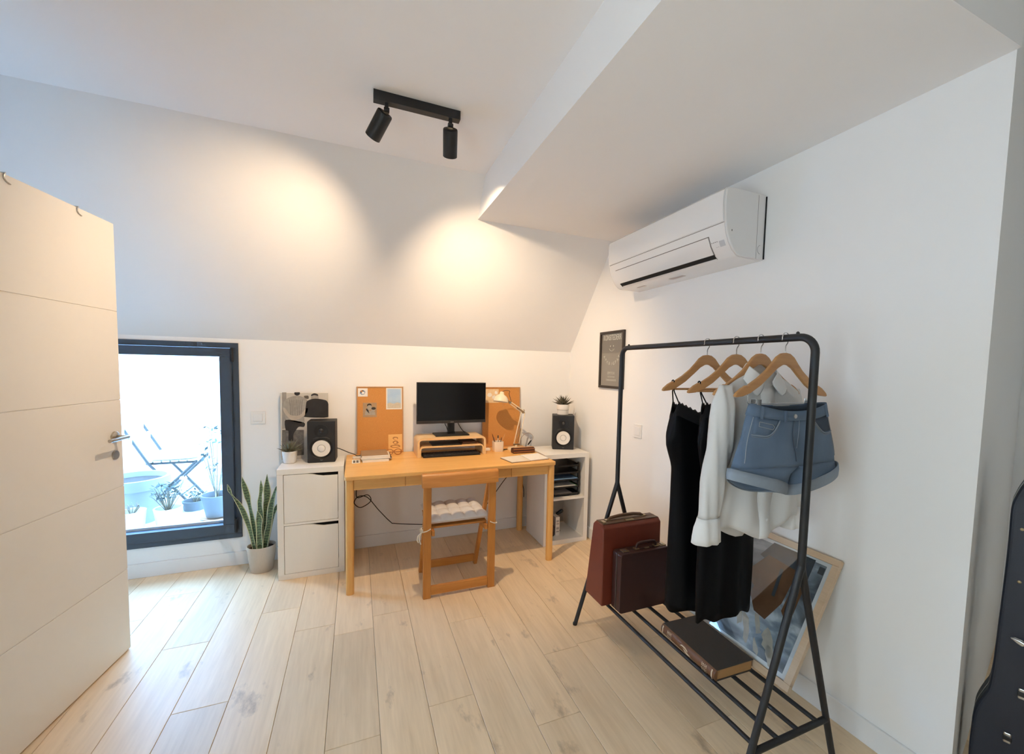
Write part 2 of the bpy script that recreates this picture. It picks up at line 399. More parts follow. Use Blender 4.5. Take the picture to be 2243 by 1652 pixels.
for s_, lb in ((0.549, 'thin wire hook over the door top, nearest the left edge of the photo'), (0.219, 'thin wire hook over the door top, nearest the free edge')):
    pth = [(s_, 2.10, -0.047), (s_, 2.163, -0.047), (s_, 2.163, 0.003)]+[(s_+0.028*math.sin(t)*1.0-0.055*(1-math.cos(t))*0.9, 2.163-0.035*math.sin(t*0.9), 0.003) for t in (0.3, 0.7, 1.1, 1.5)]
    tag(B(T).tube(pth, 0.0022, 6).build('over_door_hook', M_STEEL, smooth=40), lb, 'hook', 'hooks over the door')

# light switches
def switch(name, o, ex, ey, w_, h_, label):
    o = Vector(o); M = frameM(o, ex, ey)
    t = root(name, o-Vector(ey)*h_/2, label, 'light switch', 'wall switches')
    B(M).prism(rrect(-w_/2, w_/2, -h_/2, h_/2, 0.004), lambda u, v, d: (u, v, d), 0, 0.007).build('plate', M_WHITEPL, t, bevel=0.001)
    B(M).prism(rrect(-w_*0.31, w_*0.31, -h_*0.31, h_*0.31, 0.003), lambda u, v, d: (u, v, d), 0.006, 0.0105).build('rocker', M_TRIM, t, bevel=0.0012)
switch('light_switch', (-0.672, YB, 1.094), (1, 0, 0), (0, 0, 1), 0.092, 0.092, 'white light switch on the knee wall beside the window')
switch('light_switch', (XR, 2.51, 1.055), (0, -1, 0), (0, 0, 1), 0.092, 0.1, 'white light switch on the right wall behind the clothes rack')

# ------------------------------------------------------------------ ceiling spotlight bar
tl = root('spotlight_bar', (0.28, 2.147, ZC), 'black ceiling bar with two cylindrical spotlights', 'ceiling light')
B().box(0.078, 0.482, 2.127, 2.168, ZC-0.042, ZC).build('rail', M_BLACK, tl, bevel=0.0015)
M_LAMP = mat('lamp_lens', (255, 226, 180), 0.4, emit=14.0)
def spot(x, aim, can_aim, power):
    p = Vector((x, 2.147, ZC-0.042)); piv = p-ZU*0.03; d = (Vector(can_aim)-piv).normalized(); bd_ = (Vector(aim)-piv).normalized()
    h = B().tube([p+ZU*0.002, piv], 0.009, 12).lathe([(0.012, -0.012), (0.012, 0.012)], piv, 16, (1, 0, 0)).build('pivot', M_BLACK, tl, smooth=40)
    c0 = piv+d*0.012
    can = B().lathe([(0.02, 0), (0.034, 0.002), (0.036, 0.006), (0.036, 0.128), (0.034, 0.129), (0.033, 0.118), (0.0, 0.117)], c0, 32, d, caps=False)
    can.build('spotlight_head', M_BLACK, tl, smooth=35)
    B().lathe([(0.0, 0), (0.027, 0), (0.027, 0.001), (0, 0.001)], c0+d*0.1172, 24, d, caps=False).build('lamp_lens', M_LAMP, tl)
    for nm, en, size, bl in (('beam_lamp', power, 106, 1.0),):
        l = bpy.data.lights.new(nm, 'SPOT'); l.energy = en; l.color = (1.0, 0.745, 0.475)
        l.spot_size = math.radians(size); l.spot_blend = bl; l.shadow_soft_size = 0.016
        lo = bpy.data.objects.new(nm, l); COL.objects.link(lo); lo.parent = tl
        lo.location = c0+d*0.133-WL[tl.name]; lo.rotation_euler = bd_.to_track_quat('-Z', 'Y').to_euler()
spot(0.136, (-1.20, 3.4, 1.22), (-0.85, 3.6, 1.15), BEAM_W*0.64)
spot(0.436, (1.38, 3.5, 0.85), (0.72, 3.6, 1.2), BEAM_W)

# ------------------------------------------------------------------ air conditioner
AY0, AY1 = 1.547, 2.565
M_AC = mat('ac_gloss_white', (238, 236, 234), 0.14, noise=0.005, coat=0.3)
M_ACS = mat('ac_satin_white', (228, 224, 221), 0.4, noise=0.005)
M_SEAM = mat('seam_grey', (120, 112, 106), 0.7)
ac = root('air_conditioner', (1.79, (AY0+AY1)/2, 2.075), 'white wall-mounted split air conditioner high on the right wall', 'air conditioner')
prof = [(XR, 2.398), (1.70, 2.398), (1.664, 2.394), (1.650, 2.383), (1.645, 2.345), (1.646, 2.29), (1.652, 2.235), (1.663, 2.185), (1.683, 2.140), (1.708, 2.105), (1.735, 2.084), (1.75, 2.078), (XR, 2.075)]
aXZ = lambda u, v, d: (u, d, v)
B().prism(prof, aXZ, AY0+0.012, AY1-0.012).build('body', M_AC, ac, smooth=30, bevel=0.0)
for ya, yb in ((AY0, AY0+0.012), (AY1-0.012, AY1)):
    B().prism(prof, aXZ, ya, yb).build('end_cap', M_ACS, ac, bevel=0.004, smooth=30)
def strip(pts, ya, yb, off, th=0.003):
    pp = [Vector((p[0], 0, p[1])) for p in pts]; ou = []; inn = []
    for k, p in enumerate(pp):
        t = (pp[min(k+1, len(pp)-1)]-pp[max(k-1, 0)]).normalized(); n = Vector((t.z, 0, -t.x))
        if n.x > 0: n = -n
        ou.append(p+n*(off+th)); inn.append(p+n*off)
    ol = [(v.x, v.z) for v in ou]+[(v.x, v.z) for v in inn[::-1]]
    return B().prism(ol, aXZ, ya, yb)
strip([(1.664, 2.394), (1.650, 2.383), (1.645, 2.345), (1.646, 2.29), (1.652, 2.236)], AY0+0.014, AY1-0.014, 0.0005, 0.004).build('front_panel', M_AC, ac, smooth=30)
strip([(1.653, 2.2335), (1.6536, 2.2305)], AY0+0.013, AY1-0.013, 0, 0.0008).build('panel_seam', M_SEAM, ac)
FY0, FY1 = 1.665, 2.49
strip([(1.6625, 2.1915), (1.663, 2.185), (1.683, 2.140), (1.708, 2.105), (1.712, 2.1015)], FY0-0.004, FY1+0.004, 0.0001, 0.0006).build('flap_gap', M_SEAM, ac, smooth=30)
strip([(1.663, 2.186), (1.683, 2.140), (1.706, 2.107)], FY0, FY1, 0.0012, 0.004).build('louver_flap', M_AC, ac, smooth=30)
strip([(1.708, 2.105), (1.722, 2.093), (1.733, 2.086)], FY0, FY1+0.01, 0.0004, 0.0012).build('air_outlet', M_DARKGAP, ac)
strip([(1.727, 2.0895), (1.731, 2.087)], FY0, FY1, 0.001, 0.003).build('outlet_vane', M_ACS, ac)
strip([(1.676, 2.156), (1.690, 2.129)], AY0+0.03, AY0+0.062, 0.0008, 0.0006).build('display', mat('display_grey', (196, 196, 198), 0.4), ac)
b = B()
for k in range(3):
    for j in range(4 if k < 2 else 2):
        z = 2.157-k*0.012; x = 1.675+k*0.007
        yy = AY0+0.07+j*0.011
        q = strip([(x, z), (x+0.002, z-0.0025)], yy, yy+0.006, 0.0004, 0.0005); b.add(q.v, q.f)
b.build('indicator_print', M_SEAM, ac)
b = B().box(1.757, 1.85, AY0-0.0006, AY0+0.001, 2.0805, 2.0825)
B().box(1.862, 1.8635, AY0-0.0006, AY0+0.001, 2.078, 2.39).build('side_seam', M_SEAM, ac)
B().tube(arc((1.893, AY0-0.0003, 2.125), 0.022, 100, 260, 12, (1, 0, 0), (0, 0, 1)), 0.0008, 5).build('pipe_knockout', M_SEAM, ac)
B().box(1.690, 1.695, AY0-0.0008, AY0+0.001, 2.190, 2.199).build('screw_cover', M_SEAM, ac)
B().box(1.80, 1.835, 2.0, 2.11, 2.0752, 2.0768).build('sticker', mat('sticker_grey', (196, 186, 182), 0.6), ac)
B().box(1.80, 1.82, 2.35, 2.43, 2.0752, 2.0768).build('sticker', _m['sticker_grey'], ac)
B().box(XR-0.006, XR, AY0-0.004, AY1, 2.08, 2.39).build('mounting_plate', M_DARKGAP, ac)

# ------------------------------------------------------------------ framed poster on the right wall
PY0, PY1, PZ0, PZ1 = 2.706, 3.05, 1.352, 1.815
po = root('framed_poster', (XR, (PY0+PY1)/2, PZ0), 'small black framed poster with white lettering high on the right wall', 'poster')
b = B(); f = 0.02
b.box(XR-0.02, XR, PY0, PY1, PZ0, PZ0+f).box(XR-0.02, XR, PY0, PY1, PZ1-f, PZ1).box(XR-0.02, XR, PY0, PY0+f, PZ0+f, PZ1-f).box(XR-0.02, XR, PY1-f, PY1, PZ0+f, PZ1-f)
b.build('frame', mat('poster_frame', (58, 50, 46), 0.5), po, bevel=0.002)
M_PP = mat('poster_print', (150, 138, 126), 0.5, noise=0.05, nscale=12)
pr = B().box(XR-0.008, XR-0.002, PY0+f, PY1-f, PZ0+f, PZ1-f).build('print', M_PP, po)
B().box(XR-0.0086, XR-0.0078, PY0+f, PY1-f, 1.64, PZ1-f).build('upper_print', mat('poster_print_dark', (132, 122, 114), 0.5), pr)
M_INK = mat('poster_ink', (226, 220, 210), 0.6)
PM = lambda y, z: frameM((XR-0.009, y, z), (0, -1, 0), (0, 0, 1))
ymid = (PY0+PY1)/2
text('lettering', 'KONSITEDERR', 0.042, PM(ymid, 1.762) @ Matrix.Diagonal((0.92, 1.5, 1, 1)), M_INK, pr)
b = B()
for s_ in (-1, 1): b.lathe([(0, 0), (0.006, 0), (0.006, 0.0008), (0, 0.0008)], (XR-0.0088, ymid+s_*0.022, 1.695), 12, (-1, 0, 0), caps=False)
b.tube(arc((XR-0.009, ymid, 1.70), 0.045, 215, 325, 12, (0, -1, 0), (0, 0, 1)), 0.0016, 5)
b.tube(arc((XR-0.009, ymid-0.015, 1.665), 0.006, 0, 180, 8, (0, -1, 0), (0, 0, 1)), 0.001, 5)
b.build('smiling_face', M_INK, pr)
for k, ch in enumerate('APKBIGPAT'):
    a = math.radians(-52+104*k/8)
    M = frameM((XR-0.009, ymid-0.135*math.sin(a), 1.70-0.15*math.cos(a)), (0, -math.cos(a), math.sin(a)), (0, math.sin(a), math.cos(a)))
    text('lettering', ch, 0.034, M, M_INK, pr)
text('lettering', 'EMTOX', 0.03, PM(ymid, 1.475), M_INK, pr)
text('lettering', 'GIZCRAFHAB', 0.017, PM(ymid, 1.445), M_INK, pr)
text('lettering', 'THROUGHGITS', 0.021, PM(ymid, 1.418), M_INK, pr)
B().box(XR-0.012, XR-0.0105, PY0+f, PY1-f, PZ0+f, PZ1-f).build('glass', M_GLASS, po)

# ------------------------------------------------------------------ clothes rack
RKX, RYN, RYF, RKZ = 1.443, 0.944, 2.068, 1.630
ZSP, ZSH, RD = 0.815, 0.195, 0.262
rk = root('clothes_rack', (RKX, (RYN+RYF)/2, 0), 'black metal clothes rack with A-shaped legs and slatted shelf', 'clothes rack')
cr = 0.055
path = [(RKX, RYF, ZSP), (RKX, RYF, RKZ-cr)]+arc((RKX, RYF-cr, RKZ-cr), cr, 0, 90, 8, (0, 1, 0), (0, 0, 1))[1:]
path += arc((RKX, RYN+cr, RKZ-cr), cr, 90, 180, 8, (0, 1, 0), (0, 0, 1))+[(RKX, RYN, ZSP)]
B().tube(path, 0.0135, 16).build('hanging_frame', M_BLACK, rk, smooth=40)
for ye in (RYN, RYF):
    for s_ in (-1, 1):
        B().tube([(RKX, ye, ZSP+0.02), (RKX+s_*0.004, ye, ZSP), (RKX+s_*RD*(1-0.004), ye, 0.003)], [0.012, 0.013, 0.0115], 14).build('leg', M_BLACK, rk, smooth=40)
        B().lathe([(0.0125, 0), (0.0125, 0.012)], (RKX+s_*RD, ye, 0), 14).build('foot_cap', M_BLKPL, rk, smooth=40)
    xx = RD*(1-ZSH/ZSP)
    B().tube([(RKX-xx, ye, ZSH), (RKX+xx, ye, ZSH)], 0.0115, 14).build('crossbar', M_BLACK, rk, smooth=40)
for x in (1.28, 1.383, 1.487, 1.592):
    B().tube([(x, RYN, ZSH+0.004), (x, RYF, ZSH+0.004)], 0.009, 12).build('shelf_rail', M_BLACK, rk, smooth=40)
for y in (RYN+cr+0.01, RYF-cr-0.01):
    B().lathe([(0.0055, 0), (0.006, 0.004), (0.003, 0.008), (0.0, 0.009)], (RKX, y, RKZ+0.0125), 12, caps=False).build('bolt_cap', M_BLACK, rk, smooth=40)
SHELF = ZSH+0.0132

# ------------------------------------------------------------------ hangers
HW = 0.243
def hanger(y, yaw, label, clips=False):
    T = Matrix.Translation((RKX, y, RKZ)) @ Matrix.Rotation(math.radians(yaw), 4, 'Z')
    base = Vector((RKX, y, RKZ-0.205))
    t = root('wooden_hanger', base, label, 'hanger', 'wooden hangers on the rack')
    top = [(0, -0.053), (0.022, -0.056), (0.045, -0.069), (0.066, -0.091), (0.095, -0.118), (0.135, -0.146), (0.175, -0.168), (0.183, -0.176), (0.190, -0.172), (0.213, -0.183), (0.236, -0.200), (HW, -0.211)]
    bot = [(0.236, -0.214), (0.205, -0.211), (0.17, -0.200), (0.12, -0.172), (0.075, -0.138), (0.04, -0.110), (0.015, -0.098), (0, -0.096)]
    half = top+bot; ol = half+[(-u, v) for u, v in half[-2:0:-1]]
    B(T).prism(ol, XZ, -0.0065, 0.0065).build('shoulder', M_HANGER, t, bevel=0.003, seg=3)
    if not clips:
        B(T).tube([(-0.195, 0, -0.205), (0.195, 0, -0.205)], 0.0048, 10).build('trouser_bar', M_HANGER, t, smooth=40)
    hk = [(0, 0, -0.054), (0, 0, -0.034), (0.003, 0, -0.026), (0.010, 0, -0.018)]+[(-0.0015+0.0175*math.cos(math.radians(a)), 0, 0.002+0.0175*math.sin(math.radians(a))) for a in range(-40, 205, 20)]+[(-0.021, 0, -0.008)]
    B(T).tube(hk, 0.0019, 8).build('hook', M_CHROME, t, smooth=40)
    if clips:
        pth = [(-0.178, 0, -0.196), (-0.178, 0, -0.232), (-0.172, 0, -0.238), (0.172, 0, -0.238), (0.178, 0, -0.232), (0.178, 0, -0.196)]
        B(T).tube(pth, 0.0014, 8).build('clip_rod', M_CHROME, t, smooth=40)
        for x in (-0.135, 0.150):
            c = B(T).box(x-0.012, x+0.012, -0.013, -0.0105, -0.268, -0.222).box(x-0.012, x+0.012, 0.0105, 0.013, -0.262, -0.222).box(x-0.012, x+0.012, -0.011, 0.011, -0.228, -0.2255)
            c = c.build('clip', M_CHROME, t, bevel=0.001)
            B(T).box(x-0.011, x+0.011, -0.0135, -0.010, -0.277, -0.266).build('clip_pad', M_BLKPL, c)
    return T
H1 = hanger(1.419, 0, 'wooden hanger holding the black dress nearest the suitcases')
H2 = hanger(1.264, -2, 'wooden hanger between the black dress hanger and the white shirt hanger')
H3 = hanger(1.152, 2, 'wooden hanger inside the collar of the white shirt')
H4 = hanger(1.052, 0, 'wooden clip hanger holding the denim shorts', clips=True)

# ------------------------------------------------------------------ clothes
def sgn(v): return -1 if v < 0 else 1
def interp(tab, t):
    for (a, *va), (b_, *vb) in zip(tab[:-1], tab[1:]):
        if t <= b_ or (b_ == tab[-1][0]):
            k = min(1, max(0, (t-a)/(b_-a))); k = k*k*(3-2*k)*0.5+k*0.5
            return [p+(q-p)*k for p, q in zip(va, vb)]
M_DRESS = mat('black_satin', (7, 7, 9), 0.5, noise=0.15, nscale=20, spec=0.12)
M_LACE = mat('black_lace', (26, 25, 27), 0.85, noise=0.4, nscale=300, trans=0.25, alpha=0.75)
def dress(T, zt_c, zt_s, zh, tab, label, ph=0.0, amp=0.006):
    t = root('slip_dress', T @ Vector((0, 0, zh)), label, 'dress', 'black slip dresses on hangers')
    N, R = 72, 36
    def pt(k, j, off=0.0):
        th = 2*math.pi*k/N; tt = j/R
        hx, hy = interp(tab, tt)
        c, s_ = math.cos(th), math.sin(th)
        x = hx*sgn(c)*abs(c)**0.8; y = hy*sgn(s_)*abs(s_)**0.8
        ztop = zt_c+(zt_s-zt_c)*min(1, abs(x)/0.17)**1.4
        if abs(c) > 0.93: ztop -= 0.05*(abs(c)-0.93)/0.07
        z = ztop+(zh-ztop)*tt
        fo = max(0, tt-0.18)
        y += amp*(fo*1.6)*(math.sin(38*x+ph+2*tt)*1.2+0.5*math.sin(71*x+ph*2))
        y += -0.012*math.exp(-((abs(x)-0.085)/0.06)**2)*math.exp(-((tt-0.12)/0.07)**2)*(1 if s_ < 0 else 0)
        if j == R: z += 0.012*math.sin(5*th+ph)
        y += off*sgn(s_)
        return T @ Vector((x, y, z))
    B().rings([[pt(k, j) for k in range(N)] for j in range(R+1)], False, False).build('dress_body', M_DRESS, t, smooth=180, solid=0.002)
    B().rings([[pt(k, j*0.55, 0.003)+Vector((0, 0, 0.008*(1 if j == 0 and k % 2 else 0))) for k in range(N)] for j in range(5)], False, False).build('lace_trim', M_LACE, t, smooth=180, solid=0.0015)
    for s_ in (-1, 1):
        for fb in (-1, 1):
            kx = N//2+fb*5 if s_ < 0 else fb*5
            p = pt(kx % N, 0); q = T @ Vector((s_*0.186, fb*0.006, -0.170))
            B().tube([p, (p+q)/2+Vector((s_*0.006, 0, 0)), q, T @ Vector((s_*0.186, 0, -0.166))], 0.0026, 6).build('strap', M_DRESS, t, smooth=40)
dress(H1, -0.325, -0.262, -1.19, [(0, 0.178, 0.035), (0.15, 0.203, 0.05), (0.29, 0.163, 0.045), (0.5, 0.160, 0.045), (0.75, 0.160, 0.05), (1, 0.158, 0.06)], 'long black slip dress with lace neckline, nearest the suitcases', 0.3)
dress(H2, -0.30, -0.25, -1.155, [(0, 0.165, 0.022), (0.14, 0.175, 0.03), (0.3, 0.146, 0.028), (0.5, 0.15, 0.028), (0.8, 0.155, 0.032), (1, 0.15, 0.036)], 'black slip dress half hidden behind the white shirt', 1.7)

M_SHIRT = mat('white_cotton', (243, 240, 236), 0.8, noise=0.02, nscale=6, bump=0.06, bscale=500, trans=0.28, alpha=0.93)
sh = root('white_shirt', H3 @ Vector((0, 0, -0.77)), 'sheer white button shirt with long sleeves hanging behind the shorts', 'shirt')
N, R = 80, 34
def wr(x, z): return 0.5*math.sin(31*x+9*z)+0.35*math.sin(57*x-13*z+1)+0.3*math.sin(17*x+31*z+2)
def body(k, j, off=0):
    th = 2*math.pi*k/N; tt = j/R; c, s_ = math.cos(th), math.sin(th)
    hx, hy = interp([(0, 0.222, 0.012), (0.1, 0.232, 0.03), (0.3, 0.215, 0.036), (0.6, 0.215, 0.042), (1, 0.245, 0.05)], tt)
    x = hx*sgn(c)*abs(c)**0.7+0.012; y = hy*sgn(s_)*abs(s_)**0.7
    zt = -0.105-0.10*(min(1, abs(x)/0.235))**1.25
    if abs(x) < 0.075: zt = -0.122+(0.02 if s_ > 0 else -0.035*(1-abs(x)/0.075))
    zh = -0.735-0.03*math.cos(4.2*x*4)-0.03*(1 if s_ > 0 else 0)
    z = zt+(zh-zt)*tt
    y += (0.004+0.012*tt)*wr(x, z)+off*sgn(s_)
    return H3 @ Vector((x, y, z))
B().rings([[body(k, j) for k in range(N)] for j in range(R+1)], False, False).build('shirt_body', M_SHIRT, sh, smooth=180, solid=0.0012)
def sleeve(rows, y0, nm='sleeve', n=28, cuff=0.86, ph=0):
    rr = []
    for j in range(25):
        xa, xb, z, dy = interp(rows, j/24)
        ring = []
        for k in range(n):
            th = 2*math.pi*k/n; c, s_ = math.cos(th), math.sin(th)
            x = (xa+xb)/2+(xb-xa)/2*sgn(c)*abs(c)**0.8
            y = y0+dy*sgn(s_)*abs(s_)**0.8+0.004*math.sin(150*x+ph+9*z)
            ring.append(Vector((x, y, z)))
        rr.append(ring)
    i0 = int(24*cuff)
    o = B().rings(rr[:i0+1], False, False).build(nm, M_SHIRT, sh, smooth=180, solid=0.0015)
    ctr = lambda r: sum(r, Vector())/len(r)
    B().rings([[ctr(r)+(p-ctr(r))*1.06 for p in r] for r in rr[i0:]], False, False).build('cuff', mat('white_cotton_double', (243, 240, 236), 0.8, noise=0.02, trans=0.12), o, smooth=180, solid=0.003)
sleeve([(0, 1.200, 1.262, 1.455, 0.012), (0.12, 1.183, 1.275, 1.39, 0.028), (0.35, 1.168, 1.268, 1.25, 0.03), (0.62, 1.146, 1.240, 1.10, 0.028), (0.86, 1.136, 1.222, 0.965, 0.024), (0.9, 1.130, 1.226, 0.945, 0.026), (1, 1.122, 1.230, 0.88, 0.028)], 1.118)
sleeve([(0, 1.645, 1.70, 1.44, 0.012), (0.15, 1.66, 1.735, 1.36, 0.03), (0.5, 1.665, 1.75, 1.15, 0.03), (0.86, 1.675, 1.745, 0.935, 0.026), (1, 1.665, 1.75, 0.85, 0.028)], 1.175, ph=2)
def sheet(name, grid, m, parent, solid=0.002, sub=1):
    nr, nc = len(grid), len(grid[0])
    return B().add([p for r in grid for p in r], [[i*nc+j, i*nc+j+1, (i+1)*nc+j+1, (i+1)*nc+j] for i in range(nr-1) for j in range(nc-1)]).build(name, m, parent, smooth=180, solid=solid, sub=sub, flip=False)
M_SHIRT2 = _m['white_cotton_double']
H = lambda x, y, z: H3 @ Vector((x, y, z))
for s_ in (-1, 1):
    sheet('collar', [[H(s_*0.012, -0.034, -0.165), H(s_*0.05, -0.042, -0.128), H(s_*0.075, -0.012, -0.100), H(s_*0.05, 0.03, -0.088), H(0, 0.04, -0.085)],
                     [H(s_*0.03, -0.046, -0.185), H(s_*0.085, -0.05, -0.162), H(s_*0.102, -0.016, -0.135), H(s_*0.065, 0.042, -0.122), H(0, 0.05, -0.12)],
                     [H(s_*0.07, -0.050, -0.232), H(s_*0.11, -0.05, -0.190), H(s_*0.112, -0.016, -0.148), H(s_*0.07, 0.044, -0.135), H(0, 0.052, -0.132)]], M_SHIRT2, sh, 0.0025)
pl = B()
rows = [[H(x, 0, 0)*0 for x in (0, 1)] for _ in range(2)]
grid = []
for j in range(2, R+1):
    p = [body(int(N*0.75)+d, j, 0.0022) for d in (-1, 0, 1)]
    grid.append(p)
sheet('button_placket', grid, M_SHIRT2, sh, 0.0015, 0)
for j in range(5, R, 5):
    p = body(int(N*0.75), j, 0.004)
    B().lathe([(0, 0), (0.0055, 0), (0.0055, 0.002), (0, 0.002)], p, 12, (0, -1, 0), caps=False).build('button', M_WHITEPL, sh)

# denim shorts
M_DENIM = mat('blue_denim', (112, 128, 147), 0.9, nscale=9, c2=(78, 96, 119), bump=0.25, bscale=700, stretch=(1, 1, 0.6))
M_DENIM_L = mat('denim_wrong_side', (140, 149, 159), 0.9, noise=0.06, nscale=60, bump=0.25, bscale=700)
M_DENIM_D = mat('denim_dark_wash', (62, 72, 86), 0.9, noise=0.1, nscale=40, bump=0.25, bscale=700)  # darker denim for the lining, fly edge and one pocket bag
M_STITCH = mat('denim_stitch', (152, 156, 160), 0.9)
st = root('denim_shorts', (RKX, 1.04, 1.045), 'pale blue denim shorts with rolled cuffs clipped to a hanger', 'shorts')
SY = 1.03; N = 64; ZW, ZCR = 1.392, 1.175
def sring(z, off=0.0):
    t = (ZW-z)/(ZW-ZCR); tq = max(0.0, t)
    xl = 1.258-0.060*tq**0.9; xr = 1.642+0.055*tq**0.9; hy = 0.026+0.022*min(1, t*1.3)
    out = []
    for k in range(N):
        th = 2*math.pi*k/N+math.pi/2; c, s_ = math.cos(th), math.sin(th)
        x = (xl+xr)/2+((xr-xl)/2+off)*sgn(c)*abs(c)**0.75
        y = SY+(hy+off)*sgn(s_)*abs(s_)**0.75
        u = (x-(xl+xr)/2)/((xr-xl)/2)
        dip = (0.026 if s_ < 0 else 0.010)*(1-u*u)
        zz = z-dip*max(0, 1-t)
        y -= 0.004*math.sin(24*x+20*z)*min(1, t*2)*(1 if s_ < 0 else -1)
        out.append(Vector((x, y, zz)))
    return out
def sfront(u, z, off=0.002):
    """point on the front face, u -1..1"""
    r = sring(z, off); f = [p for p in r if p.y <= SY+1e-4]; f.sort(key=lambda p: p.x)
    x0, x1 = f[0].x, f[-1].x; x = x0+(x1-x0)*(u+1)/2
    for a, c in zip(f[:-1], f[1:]):
        if a.x <= x <= c.x+1e-9:
            k = (x-a.x)/max(1e-9, c.x-a.x); return a.lerp(c, k)
    return f[-1]
zr = [ZW-(ZW-ZCR)*i/14 for i in range(15)]
bd = B().rings([sring(z) for z in zr], False, False)
top = sring(ZCR)
def leg(side):
    if side < 0: half = top[:N//2+1]
    else: half = top[N//2:]+[top[0]]
    n = len(half); K = 14
    a, c = half[-1], half[0]
    bridge = [a.lerp(c, (i+1)/(K+1))+Vector((0, 0, -0.0)) for i in range(K)]
    ring0 = half+bridge; rings = [ring0]; m = len(ring0)
    # hem ellipse, outer side higher
    if side < 0: xo, xi, zo, zi = 1.180, 1.440, 1.140, 1.066
    else: xo, xi, zo, zi = 1.722, 1.456, 1.132, 1.062
    hem = []
    for i in range(m):
        if i < n: th = math.pi*i/(n-1)
        else: th = math.pi+math.pi*(i-n+1)/(K+1)
        # th 0 = start of half, moves over the outer side to its end, then the inner bridge
        cx = (xo+xi)/2; hx = abs(xi-xo)/2
        e = 0.62 if th > math.pi else 1.0
        ax = math.sin(th)*(1 if side < 0 else 1)
        x = cx-math.sin(th)*hx*(1 if side < 0 else -1)
        y = SY+(0.056*math.cos(th) if side < 0 else -0.056*math.cos(th))
        k = max(0.0, (x-xo)/(xi-xo))
        z = zo+(zi-zo)*k**1.1-(0.03 if y > SY else 0)*math.sin(math.pi*k)
        hem.append(Vector((x, y, z)))
    for j in range(1, 9):
        t = j/8; tt = t**0.8
        rings.append([p.lerp(q, tt) for p, q in zip(ring0, hem)])
    return rings
legs = {}
for s_ in (-1, 1):
    legs[s_] = leg(s_); bd.rings(legs[s_], False, False)
bd.build('shorts_body', M_DENIM, st, smooth=70, solid=0.002)
for s_ in (-1, 1):
    r = legs[s_]; ctr = sum(r[-1], Vector())/len(r[-1])
    lo = [p+Vector((0, 0, -0.004)) for p in r[-1]]
    flat = lambda q: Vector((q.x-ctr.x, q.y-ctr.y, 0)).normalized()
    hi = [q.lerp(p, 0.36)+flat(q)*0.004 for q, p in zip(r[-1], r[-4])]
    hi = [Vector((h.x, h.y, q.z+0.034)) for h, q in zip(hi, r[-1])]
    lo2 = [p+flat(p)*0.004 for p in lo]
    B().rings([hi, [a.lerp(c, 0.5)+flat(a)*0.002 for a, c in zip(hi, lo2)], lo2, lo], False, False).build('rolled_cuff', M_DENIM_L, st, smooth=70, solid=0.003)
wb = B().rings([sring(ZW+0.003, 0.003), sring(ZW-0.02, 0.0035), sring(ZW-0.036, 0.003)], False, False).build('waistband', M_DENIM, st, smooth=70, solid=0.003)
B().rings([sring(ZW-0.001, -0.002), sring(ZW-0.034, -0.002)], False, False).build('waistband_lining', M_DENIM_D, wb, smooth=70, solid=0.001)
for u in (-0.82, -0.30, 0.34, 0.84):
    B().rings([[sfront(u+d, z, o_) for d, o_ in ((-0.028, 0.006), (0.028, 0.006), (0.028, 0.010), (-0.028, 0.010))] for z in (ZW+0.002, ZW-0.02, ZW-0.043)]).build('belt_loop', M_DENIM, st)
B().lathe([(0, 0), (0.008, 0), (0.0075, 0.003), (0, 0.004)], sfront(-0.06, ZW-0.018, 0.006), 16, (0, -1, 0), caps=False).build('button', M_STEEL, st, smooth=40)
B().tube([sfront(-0.08-0.05*math.sin(math.pi*k/10), ZW-0.036-0.016*k, 0.0035) for k in range(11)], 0.0016, 6).build('fly_edge', M_DENIM_D, st, smooth=40)
B().tube([sfront(0.06-0.012*k*(k/8), ZW-0.036-0.012*k, 0.003) for k in range(10)], 0.0008, 5).build('fly_stitching', M_STITCH, st, smooth=40)
for s_ in (-1, 1):
    pts = [sfront(s_*(0.42+0.5*k/12), ZW-0.038-0.062*math.sin(math.pi/2*min(1, k/7))*1.0, 0.0035) for k in range(13)]
    B().tube(pts, 0.0018, 6).build('pocket_edge', M_DENIM_L, st, smooth=40)
    B().tube([p+Vector((0, 0, -0.006)) for p in pts], 0.0008, 5).build('pocket_stitching', M_STITCH, st, smooth=40)
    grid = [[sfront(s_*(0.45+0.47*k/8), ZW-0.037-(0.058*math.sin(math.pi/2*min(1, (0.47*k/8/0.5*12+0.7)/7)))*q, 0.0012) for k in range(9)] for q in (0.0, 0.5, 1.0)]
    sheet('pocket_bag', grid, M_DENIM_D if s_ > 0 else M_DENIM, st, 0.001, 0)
    B().tube([sfront(s_*0.955, ZW-0.04-0.0175*k, 0.0025) for k in range(10)], 0.0012, 5).build('side_seam', M_STITCH, st, smooth=40)
cp = [(-0.84, 0.052), (-0.58, 0.056), (-0.54, 0.064), (-0.58, 0.074), (-0.84, 0.068), (-0.84, 0.052)]
B().tube([sfront(u, ZW-v, 0.0035) for u, v in cp], 0.0012, 5).build('coin_pocket', M_STITCH, st, smooth=40)
lb = [[Vector((x, SY+0.026, z)) for x in (1.40, 1.452, 1.49)] for z in (1.384, 1.368)]
sheet('woven_label', lb, mat('label_cream', (196, 190, 180), 0.8), st, 0.001, 0)

